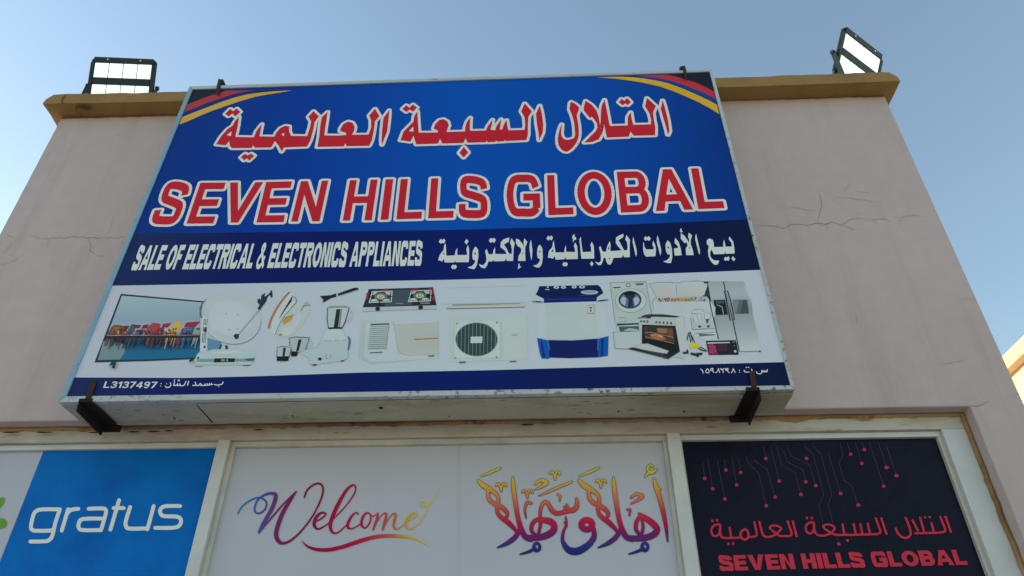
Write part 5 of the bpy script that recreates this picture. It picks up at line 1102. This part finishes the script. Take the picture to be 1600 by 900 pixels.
# Arabic calligraphy
Cf = Fr(PF, 700, 690, 4.324)
def calligraphy(ex):
    I = Ink()
    st = lambda I_, fr_, w_, L_, **k: strokes(I_, fr_, w_ + ex, [[(q[0], q[1]) + ((q[2] + ex,) if len(q) > 2 else ()) for q in l] for l in L_], **k)
    def grp(dx, ha):
        o = lambda L: [(p[0] + dx, p[1]) + tuple(p[2:]) for p in L]
        st(I, Cf, 10, [o([(885,262,12),(920,297,30),(975,330,26),(1015,365,18),(1022,405,18),(1012,450,18),(1028,500,22),(1085,545,28),(1130,590,18),(1140,612,8)]), o([(950,335,14),(958,385,22),(990,418,24),(1045,445,26),(1080,480,20),(1078,510,14)]),
          o([(1165,590,18),(1140,640,26),(1085,685,24),(1015,717,3)]), o([(1118,240,6),(1122,300,22),(1138,420,24),(1155,520,24),(1175,590,28),(1205,645,30),(1245,665,22)])], n=5)
    grp(0, 0); grp(-681, 0)
    st(I, Cf, 10, [[(1200,645,22),(1260,655,34),(1340,648,36),(1395,625,38),(1412,590,34),(1380,550,36),(1330,515,30),(1292,488,14)], [(1300,500,16),(1272,548,20),(1272,600,18),(1300,628,14)], [(1310,530,10),(1318,575,14),(1310,625,14)],
      [(520,645,24),(580,650,34),(650,640,38),(705,610,40),(718,570,34),(690,540,38),(640,530,30),(600,528,22),(568,560,20),(566,605,18),(590,628,12)], [(618,520,20),(625,560,16),(612,620,14)],
      [(868,385,10),(872,430,24),(845,465,28),(815,455,16),(802,425,8)], [(835,468,20),(780,478,22),(735,485,26),(700,462,24),(672,412,18),(645,415,20),(625,460,16),(622,520,14)], [(790,470,10),(785,440,8)],
      [(985,590,20),(985,650,30),(940,705,38),(870,742,44),(810,728,36),(775,670,18),(780,610,12),(800,560,10),(795,510,6)], [(800,572,12),(790,545,8)],
      [(1392,250,8),(1405,300,26),(1430,380,26),(1455,480,24),(1475,590,16),(1484,676,3)], [(1400,300,10),(1438,325,8)],
      [(1372,205,16),(1352,195,12),(1350,172,12),(1368,158,10),(1385,172,8)], [(1412,188,6),(1380,208,20),(1350,215,14),(1336,238,8)],
      [(222,235,5),(290,207,13),(352,180,9)], [(888,235,5),(955,207,13),(1018,178,9)], [(618,365,5),(720,320,13),(835,272,9)],
      [(590,325,5),(640,300,16),(665,275,22),(625,262,16),(590,288,10)], [(1238,420,5),(1288,392,16),(1312,368,22),(1272,354,16),(1238,380,10)],
      [(755,402,5),(758,370,10),(742,355,9)], [(1225,500,5),(1230,462,10),(1212,460,9)],
      [(528,518,3),(520,460,9),(535,412,16),(562,418,12)], [(488,762,3),(545,745,13),(590,722,15)], [(1222,760,3),(1275,744,13),(1322,722,15)]], n=4)
    for cx, cy in ((360, 310), (723, 230), (1033, 285), (537, 355)):
        st(I, Cf, 9, [[(cx - 34, cy - 12, 9), (cx - 22, cy - 26, 11), (cx - 8, cy - 8, 10), (cx, cy + 28, 6)], [(cx, cy + 28, 5), (cx + 8, cy - 18, 10), (cx + 24, cy - 24, 11), (cx + 34, cy - 8, 8)]], n=4)
    st(I, Cf, 34, [smooth(circle(938, 562, 36, 12, 32), True, 1)], closed=True, n=2)
    st(I, Cf, 14, [circle(600, 713, 20, 10, 26), circle(1330, 712, 20, 10, 26)], closed=True, n=2)
    return I
z0 = PF.p(900, 872)[1]; z1 = PF.p(900, 732)[1]
rb2 = grad_ink('print_sunset', 1, z0, z1, [(0, (24, 26, 84)), (.12, (20, 40, 110)), (.25, (96, 20, 80)), (.38, (154, 14, 52)), (.50, (158, 50, 56)), (.66, (168, 98, 62)), (.84, (172, 142, 44)), (1, (158, 158, 52))])
ink_mesh('arabic_lettering', PF, [(calligraphy(8.5), ink(60, 40, 50), 0), (calligraphy(3), rb2, 0)], tw, .001)
seam = Ink().poly([PF.p(716.5, 698), PF.p(718, 698), PF.p(717.5, 899), PF.p(716.0, 899)])
ink_mesh('sheet_joint', PF, [(seam, ink(150, 158, 162), 0)], tw, .0008)
# dark poster artwork
K = Fr(PF, 1050, 680, 3.333); PR = ink(158, 40, 58); I = Ink()
for x, y in ((170,225),(212,280),(275,333),(280,182),(336,260),(357,195),(488,122),(558,240),(537,323),(490,368),(700,122),(696,244),(748,264),(671,309),(878,304),(969,365),(930,100),(988,148),(1001,75),(1117,169),(1168,212),(1102,266),(868,567)):
    I.poly(K(circle(x, y, 10 if x not in (969, 1117, 1168) else 12, 12, 9)))
tag(ink_mesh('circuit_dots', PF, [(I, ink(142, 42, 66), 0)], td, .0014), kind='stuff')
I = Ink()
strokes(I, K, 1.8, [[(158,140),(170,225)],[(185,120),(212,280)],[(235,130),(275,333)],[(272,130),(280,182)],[(310,110),(336,260)],[(345,120),(357,195)],[(475,60),(488,122)],[(512,55),(558,240)],[(385,110),(400,150),(450,195),(490,368)],[(425,130),(495,180),(537,323)],[(545,60),(570,155),(640,195),(671,309)],[(580,80),(600,140),(680,180),(696,244)],[(600,60),(620,110),(715,155),(748,264)],[(690,60),(735,100),(790,310),(765,365),(785,460)],[(730,50),(775,100),(832,310),(812,360),(838,460)],[(690,110),(700,122)],[(815,100),(878,304)],[(875,40),(890,110),(868,140),(895,235),(935,265),(969,365)],[(912,40),(930,100)],[(955,40),(988,148)],[(990,40),(1001,75)],[(1025,35),(1102,266)],[(1075,40),(1117,169)],[(1115,50),(1168,212)],[(860,530),(868,567)]], n=1, cap=False)
tag(ink_mesh('circuit_lines', PF, [(I, ink(74, 56, 78), 0)], td, .0012), kind='stuff')
P1 = Fr(PF, 1100, 790, 7.619); P2 = Fr(PF, 1290, 790, 7.273); I = Ink(); J = Ink(); Q = Ink()
strokes(I, P1, 27, [[(188,228),(125,235),(90,275),(88,320),(110,358),(150,362),(180,335),(188,285)]], closed=True, n=4)
strokes(I, P1, 26, [[(190,228),(192,320),(205,370),(250,388),(330,387),(425,384)], [(520,376),(590,372),(622,355),(625,325),(596,187)], [(303,255),(322,380)], [(655,185),(690,320),(705,355),(740,374),(800,370),(850,345),(900,300),(918,272),(870,243),(815,240),(782,262),(795,285)], [(800,290),(860,335),(900,362),(980,365),(1030,358),(1040,325),(990,178)], [(1052,178),(1104,376)]], n=3, cap=False)
strokes(I, P1, 28, [[(432,340),(455,300),(490,283),(520,310),(528,350),(520,385),(490,405),(450,390)]], closed=True, n=4)
strokes(I, P1, 30, [[(85,182),(113,182)],[(142,178),(170,178)],[(276,456),(304,456)],[(332,452),(360,452)]], n=1, cap=False)
strokes(J, P1, 30, [[(1210,150),(1236,150)],[(1270,150),(1296,150)]], n=1, cap=False)
strokes(J, P1, 27, [[(1302,205),(1240,212),(1212,250),(1215,300),(1245,330),(1285,325),(1305,280)]], closed=True, n=4)
strokes(J, P1, 26, [[(1303,205),(1312,290),(1335,340),(1380,358),(1440,356),(1500,335),(1545,290),(1552,262),(1510,232),(1450,228),(1418,245),(1430,272)], [(1432,275),(1490,315),(1550,345),(1610,350),(1640,352)]], n=3, cap=False)
strokes(J, P2, 25, [[(100,335),(300,334),(580,326),(615,315),(622,290),(565,138)],[(190,208),(210,330)],[(315,203),(342,328)],[(392,203),(415,322)],[(475,195),(500,318)],[(628,138),(692,332)]], n=1, cap=False)
strokes(J, P2, 30, [[(234,398),(262,398)]], n=1, cap=False)
strokes(Q, P2, 26, [[(792,252),(815,310),(860,355),(910,370),(950,350),(965,315),(955,260),(905,133)]], n=3, cap=False)
strokes(Q, P2, 25, [[(980,158),(1052,292)],[(1070,128),(1118,302)],[(1008,316),(1250,311),(1330,305),(1356,292),(1355,262),(1298,122)],[(1198,190),(1228,302)],[(1358,120),(1424,312)]], n=1, cap=False)
strokes(Q, P2, 24, [[(1116,136),(1140,136)],[(1168,132),(1192,132)]], n=1, cap=False)
for X in (I, J, Q): ink_mesh('arabic_word', PF, [(X, PR, 0)], td, .0016)
for I in line_text(PF, 'SEVEN HILLS GLOBAL', (1125.5, 892.2), (1512.5, 882.6), (1121.5, 868.4), .29, .075, .30, True): ink_mesh('letter', PF, [(I, PR, 0)], td, .0016)
